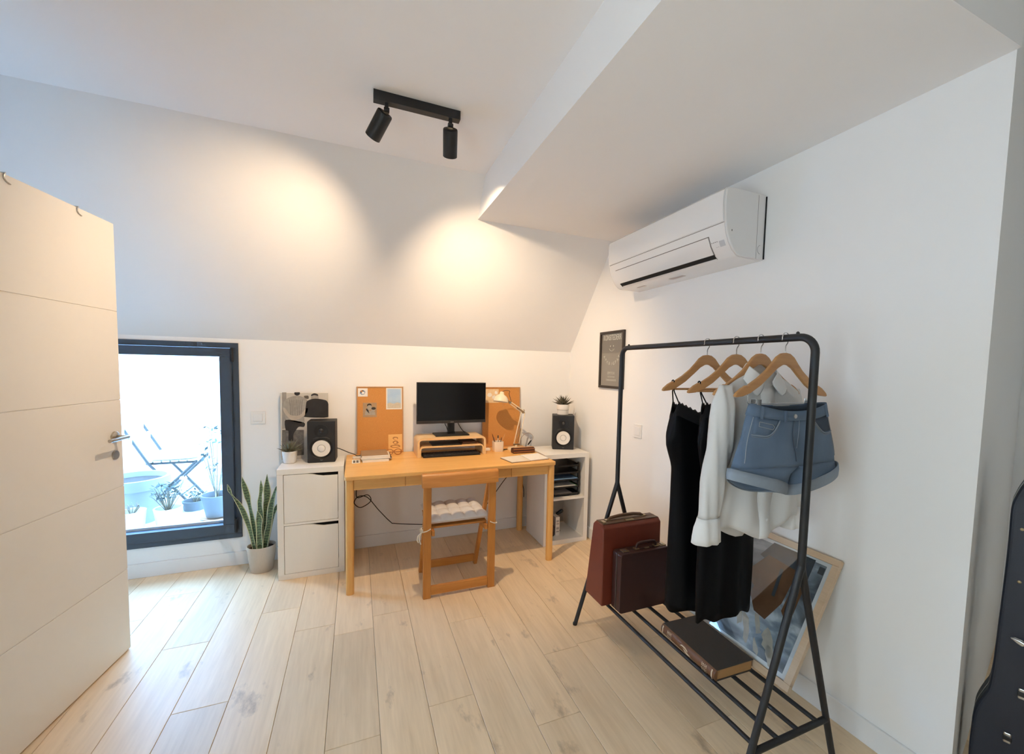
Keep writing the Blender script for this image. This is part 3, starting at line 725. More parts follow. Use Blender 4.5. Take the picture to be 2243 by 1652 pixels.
# ------------------------------------------------------------------ suitcases, book, leaning picture on the rack shelf
M_SC1 = mat('brown_leather', (112, 46, 27), 0.48, noise=0.12, nscale=25, bump=0.15, bscale=300)
M_SC2 = mat('dark_brown_leather', (58, 30, 25), 0.45, noise=0.12, nscale=25, bump=0.2, bscale=300)
M_BRASS = mat('aged_brass', (176, 160, 128), 0.35, metal=1.0)
M_EDGE = mat('leather_edge', (70, 56, 44), 0.6)
s1 = root('suitcase', (1.42, 1.95, SHELF), 'tall reddish brown leather case tapering to the top, behind the briefcase', 'suitcase')
yz1 = [(1.862, SHELF+0.004), (2.04, SHELF+0.004), (1.975, 0.640), (1.955, 0.660), (1.89, 0.660), (1.868, 0.640)]
B().prism(yz1, YZ, 1.225, 1.612).build('case_body', M_SC1, s1, bevel=0.007, seg=3)
M_SC1T = mat('leather_top_olive', (92, 66, 46), 0.45, noise=0.1, nscale=25, bump=0.15, bscale=300)
B().box(1.235, 1.602, 1.886, 1.958, 0.658, 0.6625).build('top_strip', M_SC1T, s1, bevel=0.001)
B().box(1.235, 1.602, 1.9225, 1.9245, 0.662, 0.6635).build('opening_seam', M_EDGE, s1)
B().tube([(1.29, 1.93, 0.666), (1.31, 1.93, 0.676), (1.37, 1.93, 0.682), (1.46, 1.93, 0.682), (1.51, 1.93, 0.676), (1.53, 1.93, 0.666)], [0.006, 0.008, 0.009, 0.009, 0.008, 0.006], 10).build('handle', M_SC1T, s1, smooth=40)
for x in (1.29, 1.53): B().box(x-0.016, x+0.016, 1.92, 1.94, 0.662, 0.668).build('handle_mount', M_BRASS, s1, bevel=0.002)
B().box(1.385, 1.44, 1.888, 1.912, 0.662, 0.667).build('lock_plate', M_BRASS, s1, bevel=0.002)
B().box(1.243, 1.262, 1.895, 1.93, 0.662, 0.668).build('clasp', M_BRASS, s1, bevel=0.002)
for x in (1.24, 1.59):
    for y in (1.885, 2.015): B().lathe([(0.007, 0), (0.006, 0.006)], (x, y, SHELF-0.001), 10).build('foot_stud', M_EDGE, s1)
s2 = root('briefcase', (1.46, 1.81, SHELF), 'dark brown hard briefcase in front of the taller brown case', 'briefcase')
B().prism(rrect(1.278, 1.60, SHELF, 0.532, 0.018, 5), XZ, 1.772, 1.809).build('lid_shell', M_SC2, s2, bevel=0.004, seg=3)
B().prism(rrect(1.278, 1.60, SHELF, 0.532, 0.018, 5), XZ, 1.812, 1.852).build('base_shell', M_SC2, s2, bevel=0.004, seg=3)
B().prism(rrect(1.2765, 1.6015, SHELF, 0.5335, 0.018, 5), XZ, 1.8085, 1.8125).build('rim', M_EDGE, s2, bevel=0.001)
B().tube([(1.40, 1.81, 0.535), (1.402, 1.81, 0.55), (1.41, 1.81, 0.56), (1.43, 1.81, 0.564), (1.50, 1.81, 0.564), (1.52, 1.81, 0.56), (1.528, 1.81, 0.55), (1.53, 1.81, 0.535)], [0.006, 0.007, 0.008, 0.0085, 0.0085, 0.008, 0.007, 0.006], 12).build('handle', M_SC2, s2, smooth=40)
for x in (1.40, 1.53): B().box(x-0.014, x+0.014, 1.796, 1.824, 0.5325, 0.538).build('handle_mount', M_BRASS, s2, bevel=0.002)
for x in (1.325, 1.57):
    c = B().box(x-0.02, x+0.02, 1.792, 1.828, 0.5325, 0.5365).build('latch', M_BRASS, s2, bevel=0.001)
    B().box(x-0.008, x+0.006, 1.80, 1.82, 0.5365, 0.540).build('latch_button', M_STEEL, c, bevel=0.001)
B().box(1.45, 1.48, 1.797, 1.806, 0.5325, 0.5355).build('name_plate', M_BRASS, s2, bevel=0.001)

bk = root('large_book', (1.475, 1.4, SHELF), 'thick black book with ornate brown spine lying on the rack shelf', 'book')
M_COVER = mat('book_cover_black', (68, 61, 55), 0.75, noise=0.08, nscale=90)
M_SPINE = mat('book_spine_brown', (112, 72, 42), 0.5, noise=0.15, nscale=20)
M_GILT = mat('spine_gilt', (226, 200, 168), 0.45)
Tb = Matrix.Translation((1.376, 1.225, SHELF)) @ Matrix.Rotation(math.radians(-2), 4, 'Z')
BL, BW, BH = 0.345, 0.212, 0.05
B(Tb).box(0.008, BW, 0, BL, BH-0.0035, BH).build('cover', M_COVER, bk, bevel=0.001)
B(Tb).box(0.008, BW, 0, BL, 0, 0.0035).build('cover', M_COVER, bk, bevel=0.001)
B(Tb).box(0.006, BW-0.006, 0.005, BL-0.005, 0.0034, BH-0.0034).build('pages', mat('page_edges', (176, 132, 84), 0.85, nscale=90, noise=0.12, stretch=(0.05, 0.05, 8)), bk)
spn = [(0.012, 0), (0.003, 0.004), (-0.004, 0.014), (-0.006, BH/2), (-0.004, BH-0.014), (0.003, BH-0.004), (0.012, BH)]
spine = B(Tb).prism(spn, lambda u, v, d: (u, d, v), 0, BL).build('spine', M_SPINE, bk, smooth=40)
def band(y0, y1, z0, z1, nm):
    g = []
    for k in range(5):
        z = z0+(z1-z0)*k/4; x = -0.0066+0.010*((z-BH/2)/(BH/2))**4
        g.append([Tb @ Vector((x, y, z)) for y in (y0, y1)])
    sheet(nm, g, M_GILT, spine, 0.0006, 0)
for y in (0.012, BL-0.012-0.006): band(y, y+0.006, 0.004, BH-0.004, 'gilt_band')
for yy in (0.045, BL-0.075):
    for k in range(4):
        band(yy+k*0.008, yy+k*0.008+0.0018, 0.006, 0.024, 'gilt_line')
        band(yy+k*0.008-0.001, yy+k*0.008+0.0045, 0.029, 0.031, 'gilt_mark'); band(yy+k*0.008-0.001, yy+k*0.008+0.0015, 0.031, 0.043, 'gilt_mark'); band(yy+k*0.008, yy+k*0.008+0.0045, 0.036+0.002*(k % 2), 0.039, 'gilt_mark')
g = lambda y, z: Tb @ Vector((-0.0072, y, z))
B().tube([g(0.205, 0.030), g(0.195, 0.036), g(0.175, 0.036), g(0.160, 0.029), g(0.157, 0.026)], [0.001, 0.003, 0.0035, 0.003, 0.001], 6).build('gilt_emblem', M_GILT, spine)
B().tube([g(0.185, 0.027), g(0.172, 0.021), g(0.155, 0.017), g(0.140, 0.018)], [0.001, 0.0025, 0.003, 0.001], 6).build('gilt_emblem', M_GILT, spine)

# leaning picture: stands on the rear shelf rail, top against the wall
Pb = Vector((1.612, 1.068, SHELF)); PU = Vector((0, 1, 0)); Pt = Vector((1.905, 1.10, 0.705))
Vd = (Pt-Pb); Vd.y = 0; PH = Vd.length; Vd.normalize(); PN = PU.cross(Vd)
if PN.x > 0: PN = -PN
TP = Matrix((PU, Vd, PN)).transposed().to_4x4(); TP.translation = Pb
PWd = 0.76; lp = root('leaning_picture', Pb+PU*PWd/2, 'large pale wood framed abstract picture leaning behind the clothes rack', 'picture')
f = 0.028; P3 = lambda u, v, d: (u, v, d)
for nm, (a, c, e, g_) in (('frame_bottom', (0, PWd, 0, f)), ('frame_top', (0, PWd, PH-f, PH)), ('frame_side', (0, f, f, PH-f)), ('frame_side', (PWd-f, PWd, f, PH-f))):
    B(TP).box(a, c, e, g_, -0.004, 0.018).build(nm, M_FRAMEW, lp, bevel=0.0015)
B(TP).box(f, PWd-f, f, PH-f, -0.002, 0.004).build('mount', mat('mount_white', (232, 234, 236), 0.6), lp)
# abstract print, procedural
mp_ = bpy.data.materials.new('abstract_print'); mp_.use_nodes = True; nt = mp_.node_tree; Nn = nt.nodes; Ln = nt.links; pb = Nn['Principled BSDF']; pb.inputs['Roughness'].default_value = 0.6
tc = Nn.new('ShaderNodeTexCoord'); mpp = Nn.new('ShaderNodeMapping'); mpp.inputs['Rotation'].default_value = (0.6, 0, 0); mpp.inputs['Scale'].default_value = (1, 1.0, 2.2)
Ln.new(tc.outputs['Object'], mpp.inputs[0])
n1 = Nn.new('ShaderNodeTexNoise'); n1.inputs['Scale'].default_value = 5; n1.inputs['Detail'].default_value = 8; n1.inputs['Distortion'].default_value = 0.8
Ln.new(mpp.outputs[0], n1.inputs['Vector'])
cr_ = Nn.new('ShaderNodeValToRGB'); cr_.color_ramp.elements[0].position = 0.36; cr_.color_ramp.elements[0].color = rgb((78, 86, 96)); cr_.color_ramp.elements[1].position = 0.68; cr_.color_ramp.elements[1].color = rgb((198, 206, 212))
e = cr_.color_ramp.elements.new(0.54); e.color = rgb((132, 144, 156))
Ln.new(n1.outputs['Fac'], cr_.inputs[0]); Ln.new(cr_.outputs[0], pb.inputs['Base Color'])
prn = B(TP).box(f+0.022, PWd-f-0.03, f+0.02, PH-f-0.016, 0.004, 0.0046).build('print', mp_, lp)
M_BRN = mat('print_brown', (116, 78, 46), 0.6, nscale=14, c2=(74, 48, 28)); M_CRM = mat('print_cream', (206, 190, 166), 0.6, nscale=40, c2=(150, 146, 140)); M_DK = mat('print_dark', (46, 50, 56), 0.6, nscale=10, c2=(70, 78, 86))
def motif(nm, pts, m, d): B(TP).prism(pts, P3, 0.0046, 0.0046+d).build(nm, m, prn)
motif('dark_band', [(0.10, 0.44), (0.10, 0.54), (0.30, 0.54), (0.34, 0.46), (0.24, 0.43)], M_DK, 0.0003)
motif('brown_block', [(0.16, 0.30), (0.15, 0.46), (0.30, 0.475), (0.37, 0.36), (0.37, 0.28), (0.30, 0.26), (0.26, 0.21), (0.20, 0.20)], M_BRN, 0.0005)
motif('brown_edge', [(0.10, 0.22), (0.10, 0.40), (0.145, 0.41), (0.15, 0.27)], M_BRN, 0.0005)
motif('dark_stroke', [(0.31, 0.275), (0.345, 0.29), (0.335, 0.33), (0.305, 0.31)], M_DK, 0.0008)
motif('dark_stroke', [(0.20, 0.31), (0.21, 0.44), (0.225, 0.44), (0.215, 0.31)], M_DK, 0.0008)
random.seed(3)
for (u, v, a, c) in ((0.33, 0.17, 0.030, 0.062), (0.27, 0.14, 0.018, 0.07), (0.22, 0.17, 0.014, 0.05), (0.15, 0.12, 0.03, 0.055), (0.12, 0.075, 0.024, 0.05), (0.19, 0.075, 0.012, 0.04), (0.45, 0.09, 0.05, 0.012), (0.6, 0.2, 0.03, 0.06), (0.52, 0.30, 0.012, 0.07)):
    pts = [(u+a*math.cos(t)*random.uniform(0.5, 1.2)+c*0.5*math.sin(t), v+c*math.sin(t)*random.uniform(0.6, 1.15)) for t in [2*math.pi*k/14 for k in range(14)]]
    motif('cream_smear', pts, M_CRM, 0.0004)
motif('stamp', [(0.052, 0.49), (0.052, 0.522), (0.076, 0.522), (0.076, 0.49)], M_DK, 0.0006)
B(TP).box(f-0.002, PWd-f+0.002, f-0.002, PH-f+0.002, 0.009, 0.011).build('glass', M_GLASS, lp)

# ------------------------------------------------------------------ guitar case
GN = Vector((-0.957, -0.29, 0)).normalized(); GH = Vector((0.29, -0.957, 0)).normalized(); GP = Vector((2.05, 0.62, 0))
TG = Matrix((GH, ZU, GN)).transposed().to_4x4(); TG.translation = GP
gc = root('guitar_case', GP+GH*0.1, 'dark navy hard guitar case with silver latches at the right edge', 'guitar case')
gl = [(-0.072, 0.15), (-0.0725, 0.20), (-0.0715, 0.25), (-0.070, 0.305), (-0.062, 0.345), (-0.05, 0.385), (-0.040, 0.42), (-0.035, 0.50), (-0.033, 0.60), (-0.029, 0.80), (-0.0275, 0.95), (-0.028, 1.06), (-0.022, 1.10), (-0.006, 1.15), (0.012, 1.175), (0.035, 1.187)]
gc0 = 0.085
left = [(p.x, p.y) for p in catmull([Vector(q_) for q_ in [(-0.03, 0.012), (-0.055, 0.04), (-0.068, 0.09)]+gl], 3)]
ol = [(gc0, 0.0), (0.0, 0.0)]+left+[(gc0, 1.19)]
ol += [(2*gc0-u, v) for u, v in left[::-1]]+[(2*gc0, 0.0)]
M_CASE = mat('case_navy', (34, 38, 50), 0.5, noise=0.1, nscale=200, bump=0.15, bscale=500)
B(TG).prism(ol, P3, -0.055, 0.0).build('case_lid', M_CASE, gc, bevel=0.01, seg=3)
B(TG).prism(ol, P3, -0.125, -0.058).build('case_base', M_CASE, gc, bevel=0.008, seg=3)
B(TG).prism(ol, P3, -0.059, -0.054).build('rim', M_STEEL, gc)
for (px, py, r) in ((2239, 1160, 0.005), (2233, 1275, 0.005)):
    d = RIGHT*((px-CX)/F_PX)+DOWN*((py-CY)/F_PX)+FWD; q = EYE+d*(GN.dot(GP-EYE)/GN.dot(d))
    B().lathe([(r, 0), (r, 0.002), (r*0.6, 0.0035), (0, 0.004)], q, 14, GN, caps=False).build('rivet', M_BRASS, gc, smooth=40)
def gpt(px, py):
    d = RIGHT*((px-CX)/F_PX)+DOWN*((py-CY)/F_PX)+FWD; return TG.inverted() @ (EYE+d*(GN.dot(GP-EYE)/GN.dot(d)))
q = gpt(2228, 1402)
hb = B(TG).prism([(q.x-0.016, q.y+0.002), (q.x-0.006, q.y+0.008), (q.x+0.012, q.y+0.006), (q.x+0.022, q.y-0.006), (q.x+0.012, q.y-0.016), (q.x, q.y-0.010)], P3, 0, 0.006).build('handle_plate', M_STEEL, gc, bevel=0.002)
B(TG).tube([(q.x-0.012, q.y+0.003, 0.007), (q.x+0.004, q.y+0.003, 0.012), (q.x+0.022, q.y-0.004, 0.014), (q.x+0.05, q.y-0.02, 0.014)], 0.004, 8).build('handle_ring', M_STEEL, gc, smooth=40)
for (px, py) in ((2238, 1520), (2205, 1615)):
    q = gpt(px, py)
    c = B(TG).box(q.x-0.008, q.x+0.010, q.y-0.018, q.y+0.018, 0, 0.006).build('latch', M_STEEL, gc, bevel=0.003)
    B(TG).box(q.x-0.010, q.x+0.012, q.y-0.008, q.y+0.008, 0.003, 0.009).build('latch_lever', M_BLKPL, c, bevel=0.002)

# ------------------------------------------------------------------ desk
DZ = 0.785; DX0, DX1, DY0, DY1 = -0.075, 1.422, 2.85, 3.565
dk = root('desk', ((DX0+DX1)/2, (DY0+DY1)/2, 0), 'honey coloured wooden desk with slim drawers and round-edged legs', 'desk')
B().prism(rrect(DX0, DX1, DY0, DY1, 0.02), XY, DZ-0.026, DZ).build('desktop', M_DESK, dk, bevel=0.003)
for x in (DX0+0.005, DX1-0.055):
    for y in (DY0+0.008, DY1-0.06):
        B().prism(rrect(x, x+0.05, y, y+0.05, 0.02, 5), XY, 0, DZ-0.026).build('leg', M_DESKV, dk, smooth=30)
B().box(DX0+0.055, DX1-0.055, DY0+0.03, DY0+0.045, DZ-0.098, DZ-0.028).build('front_rail', M_DESK, dk)
for a, c in ((DX0+0.056, 0.3), (0.303, 1.06), (1.063, DX1-0.056)):
    B().box(a, c, DY0+0.022, DY0+0.034, DZ-0.096, DZ-0.03).build('drawer_front', M_DESK, dk, bevel=0.0012)
B().box(DX0+0.055, DX1-0.055, DY1-0.045, DY1-0.03, DZ-0.098, DZ-0.026).build('back_rail', M_DESK, dk)
for x in (DX0+0.02, DX1-0.035): B().box(x, x+0.015, DY0+0.058, DY1-0.06, DZ-0.098, DZ-0.026).build('side_rail', M_DESK, dk)

# ------------------------------------------------------------------ chair
ch = root('folding_chair', (0.63, 2.85, 0), 'folding wooden chair pushed up to the desk', 'chair')
ux = ((0.388, 0.437), (0.818, 0.867))
for a, c in ux:
    B().prism([(2.640, 0), (2.668, 0), (2.662, 0.74), (2.634, 0.74)], YZ, a, c).build('rear_upright', M_CHAIR, ch, bevel=0.003)
ol = [(2.618, 0.735), (2.646, 0.735), (2.668, 0.75), (2.672, 0.79), (2.668, 0.812), (2.652, 0.822), (2.634, 0.818), (2.622, 0.80)]
rr_ = []
for k in range(13):
    x = 0.378+(0.877-0.378)*k/12; bow = 0.012*(1-((k-6)/6)**2)
    rr_.append([Vector((x, y-bow, z)) for y, z in ol])
B().rings(rr_).build('backrest', M_CHAIRX, ch, smooth=50)
B().box(0.437, 0.818, 2.642, 2.664, 0.02, 0.078).build('rear_stretcher', M_CHAIRX, ch, bevel=0.003)
for a, c in ((0.441, 0.466), (0.789, 0.814)):
    B().prism([(2.672, 0.735), (2.70, 0.735), (3.045, 0.0), (3.005, 0.0)], YZ, a-0.03 if a < 0.6 else a+0.03, c-0.03 if a < 0.6 else c+0.03).build('front_leg', M_CHAIR, ch, bevel=0.003)
B().box(0.436, 0.819, 2.996, 3.016, 0.03, 0.085).build('front_stretcher', M_CHAIRX, ch, bevel=0.003)
for a, c in ((0.441, 0.461), (0.794, 0.814)):
    B().box(a, c, 2.645, 3.05, 0.408, 0.444).build('seat_rail', M_CHAIRX, ch, bevel=0.003)
for k in range(6):
    y = 2.685+k*0.062
    B().box(0.436, 0.819, y, y+0.045, 0.444, 0.456).build('seat_slat', M_CHAIRX, ch, bevel=0.002)
cu = root('seat_cushion', (0.63, 2.86, 0.456), 'pale grey tufted cushion tied to the chair seat', 'cushion')
M_CUSH = mat('cushion_linen', (214, 210, 208), 0.9, noise=0.05, nscale=40, bump=0.2, bscale=600)
nu, nv = 50, 40
def cz(u, v, top):
    a = abs(math.sin(math.pi*5*u))**0.55; c_ = abs(math.sin(math.pi*4*v))**0.55
    ed = min(1, min(u, 1-u)*9, min(v, 1-v)*8)**0.5
    return 0.487+0.003+(0.030*ed*(0.35+0.65*a*c_) if top else -0.031*ed)
def cp_(u, v, top): return Vector((0.425+0.41*u, 2.672+0.375*v, cz(u, v, top)+0.004))
vs = [cp_(i/nu, j/nv, True) for j in range(nv+1) for i in range(nu+1)]+[cp_(i/nu, j/nv, False) for j in range(nv+1) for i in range(nu+1)]
q0 = (nu+1)*(nv+1); fs = []
for j in range(nv):
    for i in range(nu):
        a = j*(nu+1)+i; fs += [[a, a+1, a+nu+2, a+nu+1], [q0+a, q0+a+nu+1, q0+a+nu+2, q0+a+1]]
B().add(vs, fs).build('cushion_pad', M_CUSH, cu, smooth=180)
b = B()
for i in range(1, 5):
    for j in range(1, 4):
        b.lathe([(0, 0), (0.004, 0.001), (0.003, 0.003), (0, 0.004)], cp_(i/5, j/4, True)-ZU*0.001, 8, caps=False)
b.build('tufting_knots', mat('tuft_thread', (170, 166, 162), 0.9), cu)
M_TIE = mat('cotton_tie', (222, 210, 194), 0.9)
for s_, xo in ((-1, 0.382), (1, 0.873)):
    xi = 0.43 if s_ < 0 else 0.83
    pth = [(xi, 2.676, 0.478), (xi-s_*0.0, 2.632, 0.462), ((xi+xo)/2, 2.630, 0.452), (xo, 2.632, 0.448), (xo+s_*0.004, 2.655, 0.452), (xo+s_*0.003, 2.672, 0.462), (xi, 2.68, 0.476)]
    t_ = B().tube(pth, 0.0034, 7).build('tie_cord', M_TIE, cu, smooth=40)
    if s_ < 0:
        c_ = Vector((xo-0.006, 2.634, 0.448))
        for ang in (60, 130):
            e = Vector((-math.cos(math.radians(ang))*0.5-0.2, -0.2, math.sin(math.radians(ang))))
            B().tube([c_, c_+e*0.012+Vector((-0.006, 0, 0)), c_+e*0.03, c_+e*0.012+Vector((0.006, 0, 0)), c_], 0.0034, 6).build('bow_loop', M_TIE, cu, smooth=40)
        B().tube([c_, c_+Vector((-0.012, -0.004, -0.02)), c_+Vector((-0.014, -0.004, -0.05)), c_+Vector((-0.005, -0.004, -0.075))], 0.0038, 6).build('bow_tail', M_TIE, cu, smooth=40)
        B().tube([c_, c_+Vector((-0.022, -0.004, -0.018)), c_+Vector((-0.028, -0.004, -0.045)), c_+Vector((-0.02, -0.004, -0.062))], 0.0038, 6).build('bow_tail', M_TIE, cu, smooth=40)

# ------------------------------------------------------------------ cube cabinets
def cube_unit(name, x0, x1, y0, y1, h, label, cat):
    t = root(name, ((x0+x1)/2, (y0+y1)/2, 0), label, cat)
    th, mid = 0.038, 0.016; zm = h/2
    B().box(x0, x1, y0, y1, h-th, h).build('top_panel', M_LAM, t, bevel=0.0012)
    B().box(x0, x1, y0, y1, 0, th).build('bottom_panel', M_LAM, t, bevel=0.0012)
    for a in (x0, x1-th): B().box(a, a+th, y0, y1, th, h-th).build('side_panel', M_LAM, t, bevel=0.0012)
    B().box(x0+th, x1-th, y0+0.001, y1, zm-mid/2, zm+mid/2).build('middle_shelf', M_LAM, t, bevel=0.001)
    return t, th, zm, mid
KX0, KX1, KY0, KY1, KH = -0.503, -0.086, 3.222, 3.584, 0.776
kb, th, zm, mid = cube_unit('drawer_cabinet', KX0, KX1, KY0, KY1, KH, 'white two-door cube cabinet left of the desk', 'cabinet')
B().box(KX0+th, KX1-th, KY1-0.008, KY1, th, KH-th).build('back_panel', M_LAM, kb)
for z0, z1 in ((zm+mid/2, KH-th), (th, zm-mid/2)):
    a, c = KX0+th+0.0025, KX1-th-0.0025; z0 += 0.002; zt = z1-0.003
    wv = [(0, 0), (0.40, 0), (0.52, 0.004), (0.62, 0.014), (0.72, 0.021), (0.86, 0.021), (1, 0.021)]
    ol = [(a, z0), (c, z0)]+[(a+(c-a)*u, zt-v) for u, v in wv[::-1]]
    d_ = B().prism(ol, XZ, KY0+0.002, KY0+0.018).build('door', M_LAM, kb, bevel=0.001)
    B().box(a+0.004, c-0.004, KY0+0.03, KY1-0.01, z0+0.004, z1-0.001).build('interior_shade_block', M_DARKGAP, d_)  # solid black block stands in for the shade behind the door

GX0, GX1, GY0, GY1, GH_ = 1.446, 1.866, 3.105, 3.49, 0.782
sb, th, zm, mid = cube_unit('cube_shelf', GX0, GX1, GY0, GY1, GH_, 'white open cube shelf right of the desk', 'shelf')
# letter tray
lt = root('letter_tray', (1.655, 3.30, zm+mid/2), 'black stacked letter tray in the upper cube of the shelf', 'letter tray')
z0 = zm+mid/2+0.002; lx0, lx1 = 1.492, 1.797
for k in range(5):
    z = z0+0.008+k*0.062
    b = B().box(lx0, lx1, 3.15, 3.46, z, z+0.004).box(lx0, lx0+0.005, 3.15, 3.46, z, z+0.02).box(lx1-0.005, lx1, 3.15, 3.46, z, z+0.02).box(lx0, lx1, 3.15, 3.154, z, z+0.016)
    b.build('tray', M_BLKPL, lt, bevel=0.001)
for x in (lx0, lx1-0.008):
    for y in (3.158, 3.44): B().box(x, x+0.008, y, y+0.016, z0, z0+0.29).build('post', M_BLKPL, lt, bevel=0.001)
for k, nm, c, lb in ((0, 'paper_sheets', (216, 206, 200), 'white papers in the lowest letter tray'), (1, 'green_folder', (130, 176, 112), 'green and white papers in the second letter tray from below'), (2, 'blue_folder', (126, 164, 204), 'light blue folder in the middle letter tray')):
    z = z0+0.0125+k*0.062
    hh = (0.006, 0.010, 0.016)[k]
    b = B().prism(rrect(lx0+0.008, lx1-0.01-(0.04 if k == 0 else 0), 3.157, 3.44, 0.008), XY, z, z+hh)
    tag(b.build(nm, mat('m_'+nm, c, 0.6, noise=0.05), bevel=0.002), lb, 'papers' if k != 2 else 'folder')
    if k == 1: tag(B().box(lx0+0.008, lx1-0.03, 3.155, 3.43, z+hh, z+hh+0.004).build('paper_sheets', M_PAPER), 'white sheets lying on the green papers in the letter tray', 'papers')
# lower cube contents
fz = th
tag(B().box(1.488, 1.530, 3.14, 3.43, fz, fz+0.30).build('red_binder', mat('dark_red_binder', (74, 28, 24), 0.5), bevel=0.006), 'dark red binder standing at the left of the lower cube', 'binder')
bt = root('brown_bottle', (1.575, 3.22, fz), 'small dark brown bottle in the lower cube beside the binder', 'bottle')
B().lathe([(0.024, 0), (0.026, 0.004), (0.026, 0.075), (0.012, 0.095), (0.011, 0.105)], (1.575, 3.22, fz), 20).build('bottle_body', mat('amber_glass', (56, 30, 20), 0.15), bt, smooth=40)
B().lathe([(0.013, 0.10), (0.013, 0.122), (0.011, 0.125)], (1.575, 3.22, fz), 16).build('cap', M_BLKPL, bt, smooth=40)
tag(B().box(1.548, 1.585, 3.40, 3.47, fz, fz+0.31).build('grey_file', mat('grey_card', (176, 172, 168), 0.7), bevel=0.002), 'pale grey file standing at the back of the lower cube', 'file')
wbx = root('white_box', (1.625, 3.24, fz), 'slim white printed box standing in the lower cube', 'box')
B().box(1.605, 1.645, 3.20, 3.28, fz, fz+0.165).build('carton', mat('white_carton', (226, 216, 206), 0.6, noise=0.03), wbx, bevel=0.001)
for z, hgt in ((fz+0.03, 0.012), (fz+0.055, 0.02), (fz+0.1, 0.01), (fz+0.12, 0.018)): B().box(1.612, 1.638, 3.1994, 3.2, z, z+hgt).build('print_block', mat('print_grey', (168, 158, 150), 0.7, noise=0.3, nscale=200), wbx)
ms = root('microphone', (1.68, 3.30, fz), 'black small tabletop microphone on a stem in the lower cube', 'microphone')
B().lathe([(0.03, 0), (0.03, 0.005), (0.008, 0.009)], (1.668, 3.30, fz), 20).build('base', M_BLKPL, ms, smooth=40)
B().tube([(1.668, 3.30, fz+0.005), (1.666, 3.30, fz+0.14), (1.675, 3.30, fz+0.16)], 0.006, 10).build('stem', M_BLKPL, ms, smooth=40)
B().tube([(1.655, 3.29, fz+0.155), (1.66, 3.29, fz+0.16), (1.705, 3.28, fz+0.19), (1.712, 3.28, fz+0.194)], [0.008, 0.014, 0.017, 0.010], 14).build('head', M_BLKPL, ms, smooth=40)

# ------------------------------------------------------------------ speakers
M_SPK = mat('speaker_vinyl', (34, 34, 37), 0.55, noise=0.1, nscale=150, bump=0.1, bscale=500)
M_CONE = mat('white_cone', (232, 226, 218), 0.5, noise=0.02)
def speaker(x, y, z, rz, label, sx=1.0):
    T = Matrix.Translation((x, y, z)) @ Matrix.Rotation(math.radians(rz), 4, 'Z')
    t = root('studio_speaker', (x, y, z), label, 'speaker', 'studio speakers')
    w_, d_, h_ = 0.185*sx, 0.168, 0.305
    B(T).box(-w_/2, w_/2, 0.012, d_, 0, h_).build('cabinet', M_SPK, t, bevel=0.004)
    B(T).prism(rrect(-w_/2, w_/2, 0, h_, 0.008), XZ, 0, 0.0125).build('baffle', M_SPK, t, bevel=0.003)
    zc = 0.105
    B(T).lathe([(0.082, 0), (0.082, 0.003), (0.076, 0.005), (0.072, 0.001)], (0, 0.0, zc), 40, (0, -1, 0), caps=False).build('woofer_ring', M_BLKPL, t, smooth=40)
    B(T).lathe([(0.070, 0.0005), (0.066, 0.0045), (0.062, 0.001)], (0, 0, zc), 40, (0, -1, 0), caps=False).build('rubber_surround', M_BLKPL, t, smooth=60)
    c = B(T).lathe([(0.0605, 0.0018), (0.045, 0.0012), (0.027, 0.0006)], (0, 0, zc), 40, (0, -1, 0), caps=False).build('woofer_cone', M_CONE, t, smooth=60)
    B(T).lathe([(0.028, 0.0008), (0.026, 0.003), (0.0245, 0.002)], (0, 0, zc), 32, (0, -1, 0), caps=False).build('cone_crease', mat('cone_crease_grey', (170, 164, 156), 0.6), c, smooth=40)
    B(T).lathe([(0.025, 0.001), (0.02, 0.005), (0.01, 0.0075), (0, 0.008)], (0, 0, zc), 28, (0, -1, 0), caps=False).build('dust_cap', M_CONE, t, smooth=60)
    tw = B(T).lathe([(0.046, 0), (0.046, 0.0025), (0.040, 0.003), (0.018, 0.0008)], (0, 0, 0.235), 36, (0, -1, 0), caps=False).build('tweeter_waveguide', M_BLKPL, t, smooth=40)
    B(T).lathe([(0.016, 0.001), (0.014, 0.006), (0.008, 0.010), (0, 0.011)], (0, 0, 0.237), 24, (0, -1, 0), caps=False).build('tweeter_dome', mat('dome_black', (40, 40, 44), 0.3), tw, smooth=60)
    B(T).lathe([(0, 0.001), (0.009, 0.001), (0.009, 0.003), (0, 0.003)], (0, 0, 0.022), 20, (0, -1, 0), caps=False).build('power_badge', mat('badge_grey', (92, 92, 92), 0.3, metal=0.6), t, smooth=40)
    B(T).tube([(-0.055, -0.001, 0.175), (-0.03, -0.001, 0.186), (0, -0.001, 0.183), (0.03, -0.001, 0.186), (0.055, -0.001, 0.175)], 0.0018, 6).build('trim_line', mat('trim_line_grey', (70, 70, 74), 0.4), t, smooth=40)
speaker(-0.240, 3.375, KH, -3, 'black studio speaker with white cone on the drawer cabinet')
speaker(1.700, 3.285, GH_, -23, 'black studio speaker with white cone on the cube shelf', 1.03)

